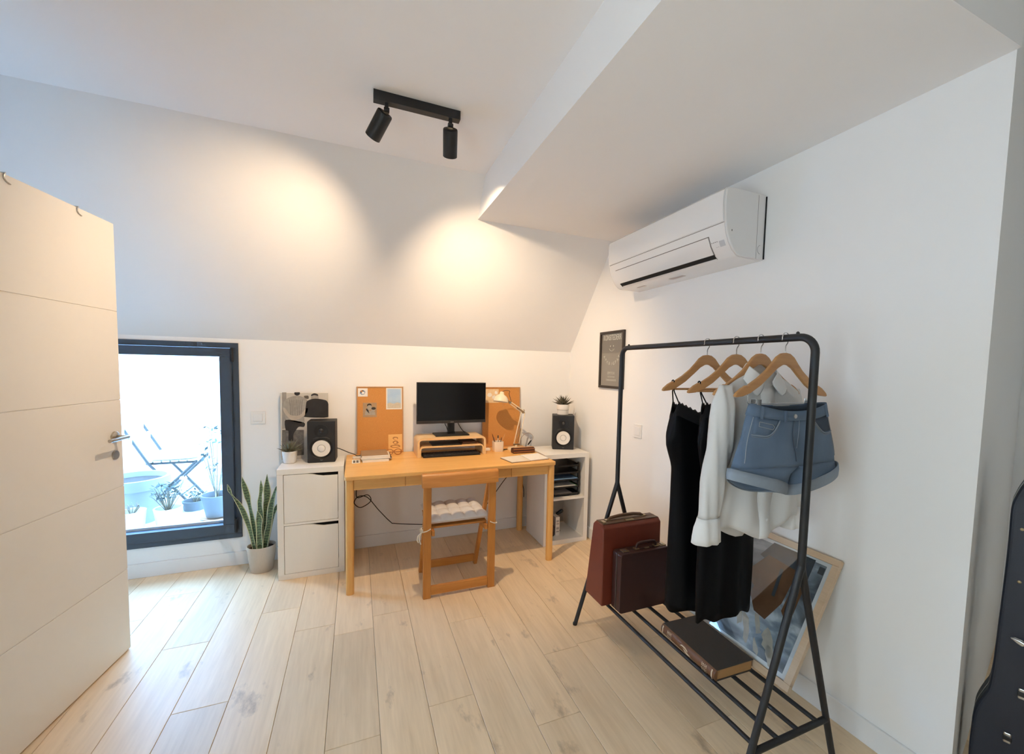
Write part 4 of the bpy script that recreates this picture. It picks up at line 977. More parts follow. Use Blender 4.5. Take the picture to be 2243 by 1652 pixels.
# ------------------------------------------------------------------ plants
M_CERAM = mat('white_ceramic', (232, 226, 219), 0.45, noise=0.02)
M_SOIL = mat('potting_soil', (52, 40, 32), 0.95, noise=0.3, nscale=200)
M_ALOE = mat('aloe_leaf', (96, 122, 92), 0.6, nscale=60, c2=(122, 96, 86))
M_ALOE2 = mat('haworthia_leaf', (86, 92, 76), 0.6, nscale=60, c2=(104, 88, 74))
def succulent(o, prof, m, nl, ln, sp, label, seed, band_z=None):
    random.seed(seed); o = Vector(o)
    t = root('potted_succulent', o, label, 'plant', 'small succulents')
    B().lathe(prof, o, 32).build('pot', M_CERAM, t, smooth=35)
    if band_z: B().lathe([(band_z[1]+0.0006, band_z[0]-0.0012), (band_z[1]+0.0006, band_z[0]+0.0012)], o, 32, caps=False).build('pot_groove', M_SEAM, t)
    rim = max(p[1] for p in prof)
    B().lathe([(0.0, rim-0.012), (prof[-2][0]-0.003, rim-0.012)], o, 24, caps=False).build('soil', M_SOIL, t)
    for k in range(nl):
        q = k/nl; el = math.radians(20+64*q); az = k*2.39996
        l = ln*(0.75+0.25*random.random())*(1.05-0.2*q); base = o+ZU*(rim-0.013)
        d = Vector((math.cos(az)*math.cos(el), math.sin(az)*math.cos(el), math.sin(el))); side = d.cross(ZU).normalized(); up = side.cross(d)
        ring = []
        for s_, w_ in ((0, 0.9), (0.25, 1.0), (0.55, 0.75), (0.8, 0.4), (1, 0.05)):
            p = base+d*l*s_*sp+ZU*(l*(1-sp)*s_*0.6)+up*(-0.10*l*s_*s_*math.cos(el))
            hw = 0.0078*w_*ln/0.09; ring.append([p+side*hw, p+up*hw*0.5*1.0, p-side*hw, p-up*hw*0.7])
        B().rings(ring).build('leaf', m, t, smooth=50)
succulent((-0.450, 3.435, KH), [(0.034, 0), (0.040, 0.004), (0.047, 0.05), (0.049, 0.085), (0.047, 0.088), (0.044, 0.086), (0.043, 0.07)], M_ALOE, 26, 0.115, 1.0, 'spiky green succulent in a white pot beside the speaker on the drawer cabinet', 4)
succulent((1.735, 3.375, GH_+0.305), [(0.048, 0), (0.051, 0.002), (0.053, 0.045), (0.056, 0.047), (0.058, 0.09), (0.0565, 0.094), (0.052, 0.092), (0.051, 0.07)], M_ALOE2, 30, 0.125, 1.0, 'dark spiky succulent in a white pot on top of the speaker', 9, (0.046, 0.0545))
# snake plant
SPB = Vector((-0.638, 3.44, 0))
sn = root('snake_plant', SPB, 'tall snake plant in a beige oval pot on the floor by the window', 'plant')
B().lathe([(0.066, 0), (0.07, 0.005), (0.083, 0.10), (0.09, 0.185), (0.089, 0.19), (0.085, 0.188), (0.083, 0.15), (0.0, 0.15)], SPB, 40, caps=False, sx=1.0, sy=0.85).build('pot', mat('beige_pot', (196, 176, 154), 0.6, noise=0.08, nscale=160, stretch=(1, 1, 0.15), bump=0.2, bscale=120), sn, smooth=35)
B().lathe([(0.0, 0.166), (0.084, 0.166)], SPB, 32, caps=False, sy=0.85).build('soil', M_SOIL, sn)
ml = bpy.data.materials.new('snake_leaf'); ml.use_nodes = True; Nn = ml.node_tree.nodes; Ln = ml.node_tree.links; pbs = Nn['Principled BSDF']; pbs.inputs['Roughness'].default_value = 0.45
tc = Nn.new('ShaderNodeTexCoord'); wv = Nn.new('ShaderNodeTexWave'); wv.bands_direction = 'Z'; wv.inputs['Scale'].default_value = 16; wv.inputs['Distortion'].default_value = 5; wv.inputs['Detail'].default_value = 3; wv.inputs['Detail Scale'].default_value = 4
Ln.new(tc.outputs['Object'], wv.inputs['Vector'])
rp = Nn.new('ShaderNodeValToRGB'); rp.color_ramp.elements[0].color = rgb((62, 74, 52)); rp.color_ramp.elements[1].color = rgb((108, 128, 84)); Ln.new(wv.outputs['Fac'], rp.inputs[0]); Ln.new(rp.outputs[0], pbs.inputs['Base Color'])
M_MARG = mat('leaf_margin', (206, 196, 150), 0.5)
cpx = lambda a, c: (490+a*0.1453, 1030+c*0.1453)
LV = [
 ([(470,1200),(400,900),(300,640),(215,490),(130,380),(90,310),(55,215)], [60,72,76,56,24,46,4], -0.03),
 ([(490,1200),(440,760),(390,520),(350,380),(310,240),(278,100)], [44,66,60,84,72,4], 0.02),
 ([(545,1200),(540,900),(535,740),(505,615)], [80,96,92,4], -0.04),
 ([(570,1190),(566,850),(556,640),(548,500),(552,390),(565,270),(560,150)], [64,66,82,80,48,52,4], 0.0),
 ([(600,1190),(630,800),(630,560),(650,420),(655,250),(655,60)], [64,56,62,96,92,4], 0.03),
 ([(625,1200),(650,980),(680,800),(720,520),(785,290),(800,240)], [70,82,82,82,40,4], -0.02),
 ([(640,1190),(690,850),(740,690),(800,545),(850,450)], [54,74,72,50,4], 0.01)]
for pts, ws, dy in LV:
    C = [W(*cpx(*p), 1, SPB.y+dy) for p in pts]; C[0].z = 0.15; C[0] = Vector((SPB.x+(C[0].x-SPB.x)*0.9, SPB.y+dy, 0.15))
    C = catmull([Vector((*c, w_*0.000465)) for c, w_ in zip(C, ws)], 5)
    b = B(); rows = []
    for k, c in enumerate(C):
        tw = 0.5*math.sin(k*0.35+dy*90); wd = max(0.0008, c[3])/2
        a = Vector((math.cos(tw), math.sin(tw), 0)); n_ = Vector((-a.y, a.x, 0)); p = Vector(c[:3])
        rows.append([p-a*wd+n_*(-wd*0.25), p-a*wd*0.80+n_*(-wd*0.12), p+n_*wd*0.2, p+a*wd*0.80+n_*(-wd*0.12), p+a*wd+n_*(-wd*0.25)])
    vs = [p for r in rows for p in r]; b.v = vs
    for i in range(len(rows)-1):
        for j in range(4): b.f.append([i*5+j, i*5+j+1, i*5+j+6, i*5+j+5]); b.mi.append(1 if j in (0, 3) else 0)
    b.build('leaf', [ml, M_MARG], sn, smooth=180, solid=0.002, flip=False)

# ------------------------------------------------------------------ pictures leaning at the knee wall
cv = root('canvas_photo', (-0.365, 3.575, KH), 'black and white canvas photo of people from behind, leaning behind the speaker', 'picture')
CYP = 3.553
B().box(-0.523, -0.205, CYP, CYP+0.03, KH, 1.276).build('canvas', mat('canvas_beige', (206, 196, 182), 0.8, noise=0.05, nscale=10), cv, bevel=0.001)
g_ = lambda nm, c, c2=None, ns=40: mat('photo_'+nm, c, 0.7, nscale=ns, c2=c2, noise=0.1)
P_L = g_('light', (182, 172, 158), (150, 140, 128), 60); P_M = g_('mid', (118, 110, 102), (84, 78, 74), 60); P_D = g_('dark', (52, 47, 45), (38, 34, 34), 30); P_X = g_('mottled', (150, 142, 132), (44, 40, 38), 45); P_W = g_('wall', (128, 120, 112), (176, 166, 152), 25)
def cprint(nm, pts, m, lv, T=None, y=None, par=None):
    yy = (y or CYP)-0.0006*lv
    if len(pts) > 4:
        n_ = len(pts); q = [Vector(p) for p in pts]; out = []
        for i in range(n_):
            p0, p1, p2, p3 = q[i-1], q[i], q[(i+1) % n_], q[(i+2) % n_]
            out += [p1*0.5*2*(1-t)**2*(1+2*t)*0+0.5*((2*p1)+(p2-p0)*t*0.7+(2*p0-5*p1+4*p2-p3)*t*t*0+(p1*-6+p2*6-(p2-p0)*1.4-(p3-p1)*0.7)*t*t+(p1*4-p2*4+(p2-p0)*0.7+(p3-p1)*0.7)*t**3) for t in (0, 0.25, 0.5, 0.75)]
        pts = [(min(885, max(238, p.x)), min(1290, max(378, p.y))) for p in out]
    vs = [W(580+p[0]*340/2160, 800+p[1]*260/1652, 1, yy) for p in pts]
    xs = [(v.x, v.z) for v in vs]
    B().prism(xs, XZ, yy, yy+0.0006*lv+0.0002).build(nm, m, par or cv)
cprint('photo_shape', [(240,380),(300,380),(300,880),(240,890)], P_W, 1)
cprint('photo_shape', [(240,900),(545,900),(545,1250),(240,1280)], P_X, 1)
cprint('photo_shape', [(290,760),(545,800),(545,860),(470,860),(400,960),(395,1050),(330,1050),(330,920),(290,900)], P_D, 2)
cprint('photo_shape', [(418,428),(482,428),(545,452),(590,490),(602,560),(580,640),(545,690),(548,800),(430,795),(330,762),(285,735),(290,650),(268,620),(250,590),(262,520),(300,470),(360,442)], P_L, 2)
for k in range(7): cprint('shirt_fold', [(345+k*29, 480), (350+k*29, 480), (362+k*24, 700), (357+k*24, 700)], P_M, 3)
P_S = g_('skin', (206, 190, 170), (176, 158, 140), 30)
cprint('photo_shape', [(252,592),(288,606),(345,685),(405,712),(412,748),(360,752),(300,702),(262,645)], P_S, 4)
cprint('photo_shape', [(594,598),(560,616),(500,688),(432,712),(425,750),(482,750),(560,692),(594,645)], P_S, 4)
cprint('photo_shape', [(345,715),(400,705),(450,712),(462,740),(430,768),(365,764)], P_S, 5)
cprint('photo_shape', [(415,378),(485,378),(485,410),(450,425),(415,410)], P_D, 2)
cprint('photo_shape', [(545,430),(600,425),(612,445),(605,470),(560,460)], P_M, 3)
cprint('photo_shape', [(645,440),(650,410),(690,392),(735,405),(745,440),(745,470),(650,470)], P_L, 3)
cprint('photo_shape', [(645,430),(650,408),(690,392),(735,405),(742,428),(690,418)], P_D, 4)
cprint('photo_shape', [(560,690),(575,540),(590,500),(660,470),(740,468),(850,490),(885,545),(885,720),(560,720)], P_D, 4)

# cork boards
def cork(x0, x1, z1, label, rim_c):
    yb, yt = 3.552, 3.583; H_ = z1-DZ
    T = Matrix.Translation((x0, yb, DZ)) @ Matrix.Rotation(math.atan2(-(yt-yb), H_), 4, 'X')
    t = root('cork_board', ((x0+x1)/2, yb, DZ), label, 'cork board', 'cork boards on the desk')
    w_ = x1-x0; r = 0.009
    B(T).box(r*0.5, w_-r*0.5, 0.0, 0.010, r*0.5, H_-r*0.5).build('cork_sheet', M_CORK, t)
    for nm, q in (('rim_bottom', (0, w_, 0, r)), ('rim_top', (0, w_, H_-r, H_)), ('rim_side', (0, r, r, H_-r)), ('rim_side', (w_-r, w_, r, H_-r))):
        B(T).box(q[0], q[1], -0.004, 0.012, q[2], q[3]).build(nm, rim_c, t, bevel=0.001)
    return T, H_
RIM1 = wood('board_rim', (196, 146, 96), (176, 126, 78), 'z', 14)
TC1, HC1 = cork(0.0, 0.356, 1.327, 'cork board with pinned pictures standing left of the monitor', RIM1)
TC2, HC2 = cork(1.03, 1.392, 1.326, 'cork board half hidden behind the monitor and the desk lamp', RIM1)
def pinned(name, T, q, label, cat, m, layers=()):
    o = T @ Vector(((q[0]+q[1])/2, -0.001, q[2]))
    t = root(name, o, label, cat)
    B(T).box(q[0], q[1], -0.0016, -0.0003, q[2], q[3]).build('sheet', m, t)
    for k, (nm, pts, mm) in enumerate(layers):
        B(T).prism(pts, XZ, -0.0018-0.0003*k, -0.0015).build(nm, mm, t)
def blob(u, v, a, c, n=16, jit=0.0): return [(u+a*math.cos(2*math.pi*k/n)*(1+random.uniform(-jit, jit)), v+c*math.sin(2*math.pi*k/n)*(1+random.uniform(-jit, jit))) for k in range(n)]
random.seed(5)
M_SKYP = mat('postcard_sky', (150, 188, 226), 0.6, nscale=12, c2=(206, 220, 232)); M_SAND = mat('postcard_flowers', (226, 212, 186), 0.7, nscale=70, c2=(180, 172, 160)); M_INKD = mat('ink_dark', (72, 60, 52), 0.7); M_INKO = mat('ink_orange', (204, 128, 74), 0.7); M_INKB = mat('ink_blue', (128, 148, 176), 0.7)
pinned('sticker_card', TC1, (0.010, 0.082, 0.462, 0.528), 'small white card with a round doodle at the top left of the cork board', 'card', M_PAPER,
       [('doodle', blob(0.043, 0.495, 0.020, 0.019, 18, 0.15), M_INKB), ('doodle', blob(0.040, 0.502, 0.013, 0.012, 14, 0.15), M_INKD), ('doodle', blob(0.037, 0.505, 0.006, 0.006), M_INKO), ('doodle', blob(0.048, 0.492, 0.011, 0.010, 14, 0.1), M_PAPER)])
pinned('sky_postcard', TC1, (0.222, 0.346, 0.356, 0.532), 'white bordered postcard of a blue sky at the top right of the cork board', 'postcard', M_PAPER,
       [('sky', [(0.231, 0.400), (0.337, 0.400), (0.337, 0.523), (0.231, 0.523)], M_SKYP), ('flowers', [(0.231, 0.365), (0.337, 0.365), (0.337, 0.405), (0.31, 0.413), (0.28, 0.402), (0.25, 0.411), (0.231, 0.403)], M_SAND)])
M_SEP = mat('sepia_photo', (160, 126, 90), 0.7, nscale=30, c2=(186, 156, 122))
pinned('sepia_photo', TC1, (0.046, 0.150, 0.296, 0.412), 'sepia photo of a couple pinned to the cork board', 'photo', M_SEP,
       [('figure', [(0.06, 0.312), (0.14, 0.312), (0.138, 0.335), (0.118, 0.352), (0.098, 0.345), (0.076, 0.36), (0.064, 0.345)], P_L), ('figure', [(0.068, 0.362), (0.075, 0.345), (0.094, 0.325), (0.088, 0.35), (0.082, 0.368)], P_D), ('face', blob(0.094, 0.376, 0.018, 0.024), P_L), ('hair', [(0.076, 0.382), (0.078, 0.398), (0.092, 0.406), (0.108, 0.402), (0.113, 0.384), (0.106, 0.392), (0.09, 0.393)], P_D), ('face', blob(0.123, 0.356, 0.014, 0.017), P_L), ('hair', blob(0.126, 0.366, 0.017, 0.011), P_D)])
M_CREAMC = mat('cream_card', (240, 190, 118), 0.7, noise=0.03)
def ring_l(u, v, a, c, w_=0.005): 
    o1 = blob(u, v, a, c, 18, 0.12); i1 = [(u+(p-u)*(1-w_/a), v+(q-v)*(1-w_/c)) for p, q in o1]; return o1+[o1[0]]+[i1[0]]+i1[::-1]
M_LINE = mat('ink_brown', (172, 118, 66), 0.7)
pinned('cream_card', TC1, (0.238, 0.346, 0.01, 0.150), 'cream card with brown line drawings at the lower right of the cork board', 'card', M_CREAMC,
       [('drawing', blob(0.294, 0.118, 0.022, 0.013, 14, 0.15), M_LINE), ('drawing', blob(0.294, 0.114, 0.014, 0.008), M_CREAMC), ('drawing', blob(0.294, 0.084, 0.022, 0.014, 14, 0.2), M_LINE), ('drawing', blob(0.292, 0.082, 0.013, 0.008, 14, 0.3), M_CREAMC), ('drawing', blob(0.292, 0.052, 0.038, 0.013, 16, 0.15), M_LINE), ('drawing', blob(0.292, 0.051, 0.028, 0.007), M_CREAMC)])
pinned('pale_flower_print', TC2, (0.030, 0.155, 0.400, 0.522), 'pale mottled print at the top of the half hidden cork board', 'print', mat('pale_print', (240, 216, 178), 0.7, nscale=40, c2=(220, 180, 128)),
       [('blossom', blob(0.07, 0.47, 0.02, 0.02, 14, 0.2), M_PAPER), ('blossom', blob(0.11, 0.45, 0.016, 0.018, 14, 0.2), M_PAPER), ('blossom', blob(0.13, 0.49, 0.014, 0.014, 14, 0.2), M_PAPER)])
# brown glasses in front of the card
gs = root('brown_glasses', (0.272, 3.455, DZ), 'translucent brown glasses standing before the cream card', 'glasses')
M_TORT = mat('tortoise_plastic', (184, 122, 62), 0.3, nscale=80, c2=(140, 84, 40))
for s_ in (-1, 1):
    c = Vector((0.272+s_*0.032, 3.455, DZ+0.026))
    B().tube([c+Vector((0.027*math.cos(a), 0, 0.022*math.sin(a))) for a in [2*math.pi*k/20 for k in range(21)]], 0.003, 8).build('lens_rim', M_TORT, gs, smooth=60)
    B().tube([c+Vector((s_*0.027, 0, 0.012)), c+Vector((s_*0.032, 0.02, 0.012)), c+Vector((s_*0.030, 0.06, 0.0)), c+Vector((s_*0.028, 0.078, -0.022))], 0.0026, 8).build('temple', M_TORT, gs, smooth=60)
B().tube([(0.265, 3.455, DZ+0.032), (0.272, 3.453, DZ+0.036), (0.279, 3.455, DZ+0.032)], 0.003, 8).build('bridge', M_TORT, gs, smooth=60)

# ------------------------------------------------------------------ magazines and card left on the desk
def slab(name, T, w_, d_, z0, z1, m, label, cat, group=None, spine=None):
    o = T @ Vector((w_/2, d_/2, z0))
    t = root(name, o, label, cat, group)
    B(T).box(0, w_, 0, d_, z1-0.0008, z1).build('cover', m, t)
    B(T).box(0.001, w_-0.001, 0.001, d_-0.001, z0+0.0008, z1-0.0008).build('pages', M_PAPER, t)
    B(T).box(0, w_, 0, d_, z0, z0+0.0008).build('cover', m, t)
    if spine: B(T).box(-0.0006, 0.0, 0, d_, z0, z1).build('spine', spine, t)
M_MAG1 = mat('magazine_brown', (176, 142, 104), 0.5, nscale=25, c2=(130, 112, 94), stretch=(0.3, 6, 1)); M_MAG2 = mat('magazine_dark', (78, 68, 60), 0.5); M_MAG3 = mat('magazine_white', (228, 218, 204), 0.5)
TB = lambda x, y, a: Matrix.Translation((x, y, 0)) @ Matrix.Rotation(math.radians(a), 4, 'Z')
slab('magazine', TB(0.038, 3.235, 3), 0.185, 0.24, DZ, DZ+0.014, M_MAG3, 'white book at the bottom of the pile on the desk', 'book', 'pile of magazines on the desk')
slab('magazine', TB(0.030, 3.262, 1), 0.215, 0.21, DZ+0.014, DZ+0.021, M_MAG2, 'dark magazine second from the bottom of the pile', 'magazine', 'pile of magazines on the desk')
slab('magazine', TB(0.026, 3.262, -1), 0.205, 0.22, DZ+0.021, DZ+0.031, M_MAG3, 'white magazine under the brown top magazine of the pile', 'magazine', 'pile of magazines on the desk', M_MAG2)
slab('magazine', TB(0.032, 3.272, 1), 0.188, 0.22, DZ+0.031, DZ+0.043, M_MAG1, 'brown magazine on top of the pile left on the desk', 'magazine', 'pile of magazines on the desk', M_MAG2)
pc = root('photo_card', (-0.005, 3.30, DZ), 'small black and white photo card lying beside the magazine pile', 'card')
B().box(-0.034, 0.022, 3.235, 3.36, DZ, DZ+0.0012).build('sheet', M_PAPER, pc)
for x in (-0.018, 0.004): B().box(x-0.008, x+0.007, 3.25, 3.33, DZ+0.0012, DZ+0.0015).build('print', P_M, pc)
tag(B().prism(rrect(-0.03, 0.035, 3.38, 3.44, 0.01), XY, DZ, DZ+0.012).build('eraser', mat('clear_tape', (214, 206, 196), 0.4), bevel=0.003), 'small pale eraser block behind the photo card on the desk', 'eraser')

# ------------------------------------------------------------------ monitor on its stand
SX0, SX1, SYF, SYB, SZT = 0.435, 0.985, 3.285, 3.53, DZ+0.15
mst = root('monitor_stand', ((SX0+SX1)/2, (SYF+SYB)/2, DZ), 'pale bentwood two-tier monitor stand on the desk', 'monitor stand')
def ring_prof(x0, x1, z0, z1, r, th):
    o_ = [(x1, z0)]+[(x1-r+r*math.cos(math.radians(a)), z1-r+r*math.sin(math.radians(a))) for a in range(0, 91, 15)]+[(x0+r-r*math.sin(math.radians(a)), z1-r+r*math.cos(math.radians(a))) for a in range(0, 91, 15)]+[(x0, z0)]
    ri = r-th
    i_ = [(x0+th, z0)]+[(x0+r-ri*math.cos(math.radians(a)), z1-r+ri*math.sin(math.radians(a))) for a in range(0, 91, 15)]+[(x1-r+ri*math.sin(math.radians(a)), z1-r+ri*math.cos(math.radians(a))) for a in range(0, 91, 15)]+[(x1-th, z0)]
    return o_+i_
B().prism(ring_prof(SX0, SX1, DZ, SZT, 0.035, 0.016), XZ, SYF, SYB).build('outer_shell', M_BAMBOO, mst, smooth=30)
B().prism(ring_prof(SX0+0.0165, SX1-0.0165, DZ+0.002, DZ+0.085, 0.03, 0.011), XZ, SYF+0.002, SYB-0.004).build('inner_shelf', M_BAMBOO, mst, smooth=30)
tab = tag(B().prism(rrect(0.55, 0.79, 3.30, 3.47, 0.008), XY, DZ+0.0852, DZ+0.094).build('tablet', M_BLKPL, bevel=0.002), 'flat black tablet on the upper tier of the monitor stand', 'tablet')
tag(B().box(0.80, 0.92, 3.33, 3.50, DZ+0.0852, DZ+0.10).build('notebook', mat('brown_notebook', (110, 76, 50), 0.6), bevel=0.002), 'brown notebook beside the tablet in the monitor stand', 'notebook')
kbd = root('keyboard', (0.705, 3.33, DZ), 'black keyboard stored under the monitor stand', 'keyboard')
B().prism(rrect(0.475, 0.935, 3.265, 3.40, 0.006), XY, DZ+0.001, DZ+0.014).build('keyboard_base', M_BLKPL, kbd, bevel=0.002)
b = B()
for r_ in range(5):
    for k in range(17):
        x = 0.483+k*0.0262; y = 3.272+r_*0.0245; b.box(x, x+0.022, y, y+0.020, DZ+0.014, DZ+0.0195)
b.build('keys', mat('key_grey', (52, 52, 55), 0.5), kbd, bevel=0)['kind'] = 'stuff'
mo = root('monitor', (0.725, 3.42, SZT), 'black flat computer monitor switched off', 'monitor')
MX0, MX1, MZ0, MZ1, MY = 0.441, 1.010, 1.036, 1.371, 3.395
B().box(MX0, MX1, MY, MY+0.022, MZ0, MZ1).build('housing', M_BLKPL, mo, bevel=0.002)
B().prism(rrect(MX0+0.1, MX1-0.1, MZ0+0.05, MZ1-0.07, 0.02), XZ, MY+0.02, MY+0.045).build('back_bulge', M_BLKPL, mo, bevel=0.006)
B().box(MX0+0.006, MX1-0.006, MY-0.0008, MY+0.001, MZ0+0.024, MZ1-0.006).build('screen', M_SCREEN, mo)
B().box(MX0, MX1, MY-0.004, MY+0.004, MZ0, MZ0+0.022).build('chin', mat('monitor_chin', (44, 42, 44), 0.4), mo, bevel=0.0015)
B().box(0.711, 0.739, MY-0.0046, MY-0.0038, MZ0+0.008, MZ0+0.013).build('brand_mark', mat('brand_grey', (120, 118, 116), 0.5), mo)
B().prism(rrect(0.697, 0.753, SZT+0.012, 1.13, 0.004), XZ, MY+0.03, MY+0.055).build('neck', M_BLKPL, mo, bevel=0.003)
B().prism(rrect(0.695, 0.755, SZT+0.010, SZT+0.03, 0.004), XZ, MY+0.02, MY+0.06).build('neck_collar', mat('glossy_black', (26, 26, 28), 0.12), mo, bevel=0.003)
B().prism(rrect(0.585, 0.862, 3.345, 3.51, 0.006), XY, SZT, SZT+0.011).build('foot', M_BLKPL, mo, bevel=0.002)
M_CABLE = mat('black_cable', (30, 26, 26), 0.5)
B().tube(catmull([Vector(p) for p in ((0.68, MY+0.045, 1.06), (0.675, MY+0.05, 1.03), (0.69, MY+0.055, 1.0), (0.70, MY+0.06, 0.97))], 5), 0.003, 7).build('video_cable', M_CABLE, mo, smooth=60)
B().tube(catmull([Vector(p) for p in ((0.775, MY+0.045, 1.06), (0.79, MY+0.05, 1.02), (0.82, MY+0.04, 0.97), (0.845, MY+0.03, SZT+0.014))], 5), 0.003, 7).build('power_cable', M_CABLE, mo, smooth=60)

# ------------------------------------------------------------------ right half of the desk
cpo = Vector((1.118, 3.375, DZ))
pcup = root('pen_cup', cpo, 'square white pen cup on the desk', 'cup')
sq = [rrect(-s_, s_, -s_, s_, 0.012, 4) for s_ in (0.038, 0.039, 0.041, 0.041, 0.037, 0.035)]
hz = (0, 0.003, 0.03, 0.085, 0.085, 0.006)
B().rings([[cpo+Vector((u, v, h)) for u, v in s_] for s_, h in zip(sq, hz)]).build('cup_body', mat('cream_ceramic', (240, 226, 206), 0.4, noise=0.01), pcup, smooth=35)
for k, (dx, dy, lx, ly, ln, c, nm, lb) in enumerate(((-0.02, 0, -0.028, 0.01, 0.15, (96, 60, 40), 'pencil', 'brown pencil tilted to the left in the pen cup'), (0.004, 0.005, 0.002, 0.012, 0.125, (228, 214, 196), 'marker', 'cream marker with dark cap upright in the pen cup'), (0.016, -0.006, 0.014, 0.0, 0.12, (60, 34, 26), 'brush_pen', 'dark brown pen in the middle of the pen cup'), (0.024, 0.012, 0.05, 0.02, 0.14, (214, 158, 98), 'pencil', 'pale wooden pencil tilted to the right in the pen cup'), (-0.012, 0.012, -0.012, 0.018, 0.115, (150, 112, 84), 'pen', 'tan pen at the back of the pen cup'))):
    b0 = cpo+Vector((dx*0.6, dy, 0.008)); e = cpo+Vector((dx+lx, dy+ly, ln))
    t = root(nm, b0, lb, 'pen', 'pens in the cup')
    B().tube([b0, b0.lerp(e, 0.9), e], [0.0034, 0.0034, 0.0012], 7).build('barrel', mat('pen_%d' % k, c, 0.5), t, smooth=40)
    if k == 1: B().tube([b0.lerp(e, 0.86), e+(e-b0)*0.06], 0.0048, 8).build('cap', M_BLKPL, t, smooth=40)
tag(B().prism(rrect(1.005, 1.062, 3.395, 3.45, 0.012), XY, DZ, DZ+0.02).build('white_adapter', M_WHITEPL, bevel=0.006, seg=3), 'small white power adapter between monitor stand and pen cup', 'adapter')
tag(B().tube([(1.165, 3.40, DZ+0.004), (1.21, 3.41, DZ+0.004), (1.226, 3.413, DZ+0.004)], [0.0042, 0.0042, 0.001], 8).build('pen', M_BLKPL, smooth=40), 'black pen lying on the desk beside the pen cup', 'pen')

# pencil case
pk = root('pencil_case', (1.305, 3.255, DZ), 'brown striped leather pencil case on the desk', 'pencil case')
M_PKD = mat('pencil_case_dark', (92, 50, 30), 0.55, nscale=30, c2=(60, 30, 20), stretch=(0.2, 1, 3)); M_PKL = mat('pencil_case_tan', (186, 122, 66), 0.55, nscale=30, c2=(150, 92, 46), stretch=(0.2, 1, 3))
Tp = TB(1.205, 3.225, 0)
pxz = [(0.0, 0.0), (0.062, 0.0), (0.064, 0.02), (0.058, 0.04), (0.03, 0.046), (0.006, 0.04), (-0.002, 0.02)]
B(Tp).prism([(u, v+DZ) for u, v in pxz], lambda u, v, d: (d, u, v), 0, 0.197).build('pouch', M_PKD, pk, bevel=0.004, seg=3)
for z in (0.012, 0.034): B(Tp).box(0.002, 0.195, -0.0035, 0.002, DZ+z-0.003, DZ+z+0.003).build('stripe', M_PKL, pk)
B(Tp).box(0.01, 0.187, 0.012, 0.036, DZ+0.0435, DZ+0.0475).build('top_panel', M_PKL, pk, bevel=0.001)
B(Tp).box(0.012, 0.185, 0.026, 0.030, DZ+0.047, DZ+0.0495).build('zip', mat('zip_cream', (226, 200, 164), 0.5), pk)

# open notebook
nb = root('open_notebook', (1.235, 3.03, DZ), 'open notebook with blank pages at the front right of the desk', 'notebook')
def quad_slab(pts, z0, z1, nm, m, par): return B().prism(pts, XY, z0, z1).build(nm, m, par, bevel=0.0006)
A1, A2, A3, A4 = (1.045, 3.092), (1.075, 2.905), (1.405, 2.945), (1.40, 3.155)
mid1, mid2 = (1.235, 2.925), (1.225, 3.125)
quad_slab([A1, A2, A3, A4], DZ, DZ+0.003, 'cover', mat('notebook_cover', (110, 84, 62), 0.6), nb)
quad_slab([(1.049, 3.089), (1.078, 2.909), mid1, mid2], DZ+0.003, DZ+0.008, 'page_block', mat('notebook_left', (224, 212, 194), 0.8, noise=0.03), nb)
quad_slab([(mid1[0]+0.003, mid1[1]), (1.40, 2.949), (1.396, 3.15), (mid2[0]+0.003, mid2[1])], DZ+0.003, DZ+0.010, 'page_block', M_PAPER, nb)

# architect lamp
dl = root('desk_lamp', (1.30, 3.40, DZ), 'cream architect desk lamp with jointed spring arms', 'desk lamp')
M_LAMPC = mat('lamp_cream', (238, 220, 190), 0.35, noise=0.02); M_SPR = mat('spring_steel', (186, 160, 126), 0.35, metal=1.0)
LY = 3.40
B().lathe([(0.075, 0), (0.075, 0.010), (0.07, 0.016), (0.012, 0.02), (0.011, 0.04)], (1.295, LY, DZ), 36).build('base', M_LAMPC, dl, smooth=40)
j0 = W(1131, 974, 1, LY); j1 = W(1146, 903, 1, LY); j2 = W(1117, 882, 1, LY); j0.z = DZ+0.045
def arm(a, c, sp, nm):
    d = (c-a).normalized(); n_ = Vector((d.z, 0, -d.x))
    for s_ in (-1, 1): B().tube([a+n_*sp*s_, c+n_*sp*0.75*s_], 0.0042, 8).build(nm, M_LAMPC, dl, smooth=40)
    for s_ in (-0.35, 0.35):
        B().tube([a.lerp(c, 0.06)+n_*sp*s_+Vector((0, -0.006, 0)), a.lerp(c, 0.5)+n_*sp*s_+Vector((0, -0.006, 0))], 0.0034, 7).build('spring', M_SPR, dl, smooth=40)
arm(j0, j1, 0.024, 'lower_arm'); arm(j1, j2, 0.011, 'upper_arm')
B().box(j0.x-0.03, j0.x+0.03, LY-0.006, LY+0.006, DZ+0.036, DZ+0.052).build('base_bracket', M_SPR, dl, bevel=0.002)
for j in (j1, j2): B().lathe([(0.011, -0.010), (0.012, 0), (0.011, 0.010)], j, 16, (0, 1, 0)).build('joint', M_SPR, dl, smooth=40)
B().tube([j1, j1+Vector((0.012, 0, 0.014)), j1+Vector((0.004, 0, 0.022))], 0.004, 7).build('tension_knob', M_SPR, dl, smooth=40)
rc = W(1097, 880, 1, LY); ax = Vector((0.16, 0.12, 1)).normalized()
prof_ = [(0.064, 0.0), (0.0645, 0.004), (0.061, 0.022), (0.052, 0.040), (0.038, 0.054), (0.024, 0.062), (0.020, 0.066), (0.018, 0.082), (0.012, 0.088)]
B().lathe(prof_, rc-ax*0.002, 36, ax, caps=False).build('shade', M_LAMPC, dl, smooth=50, solid=0.0015)
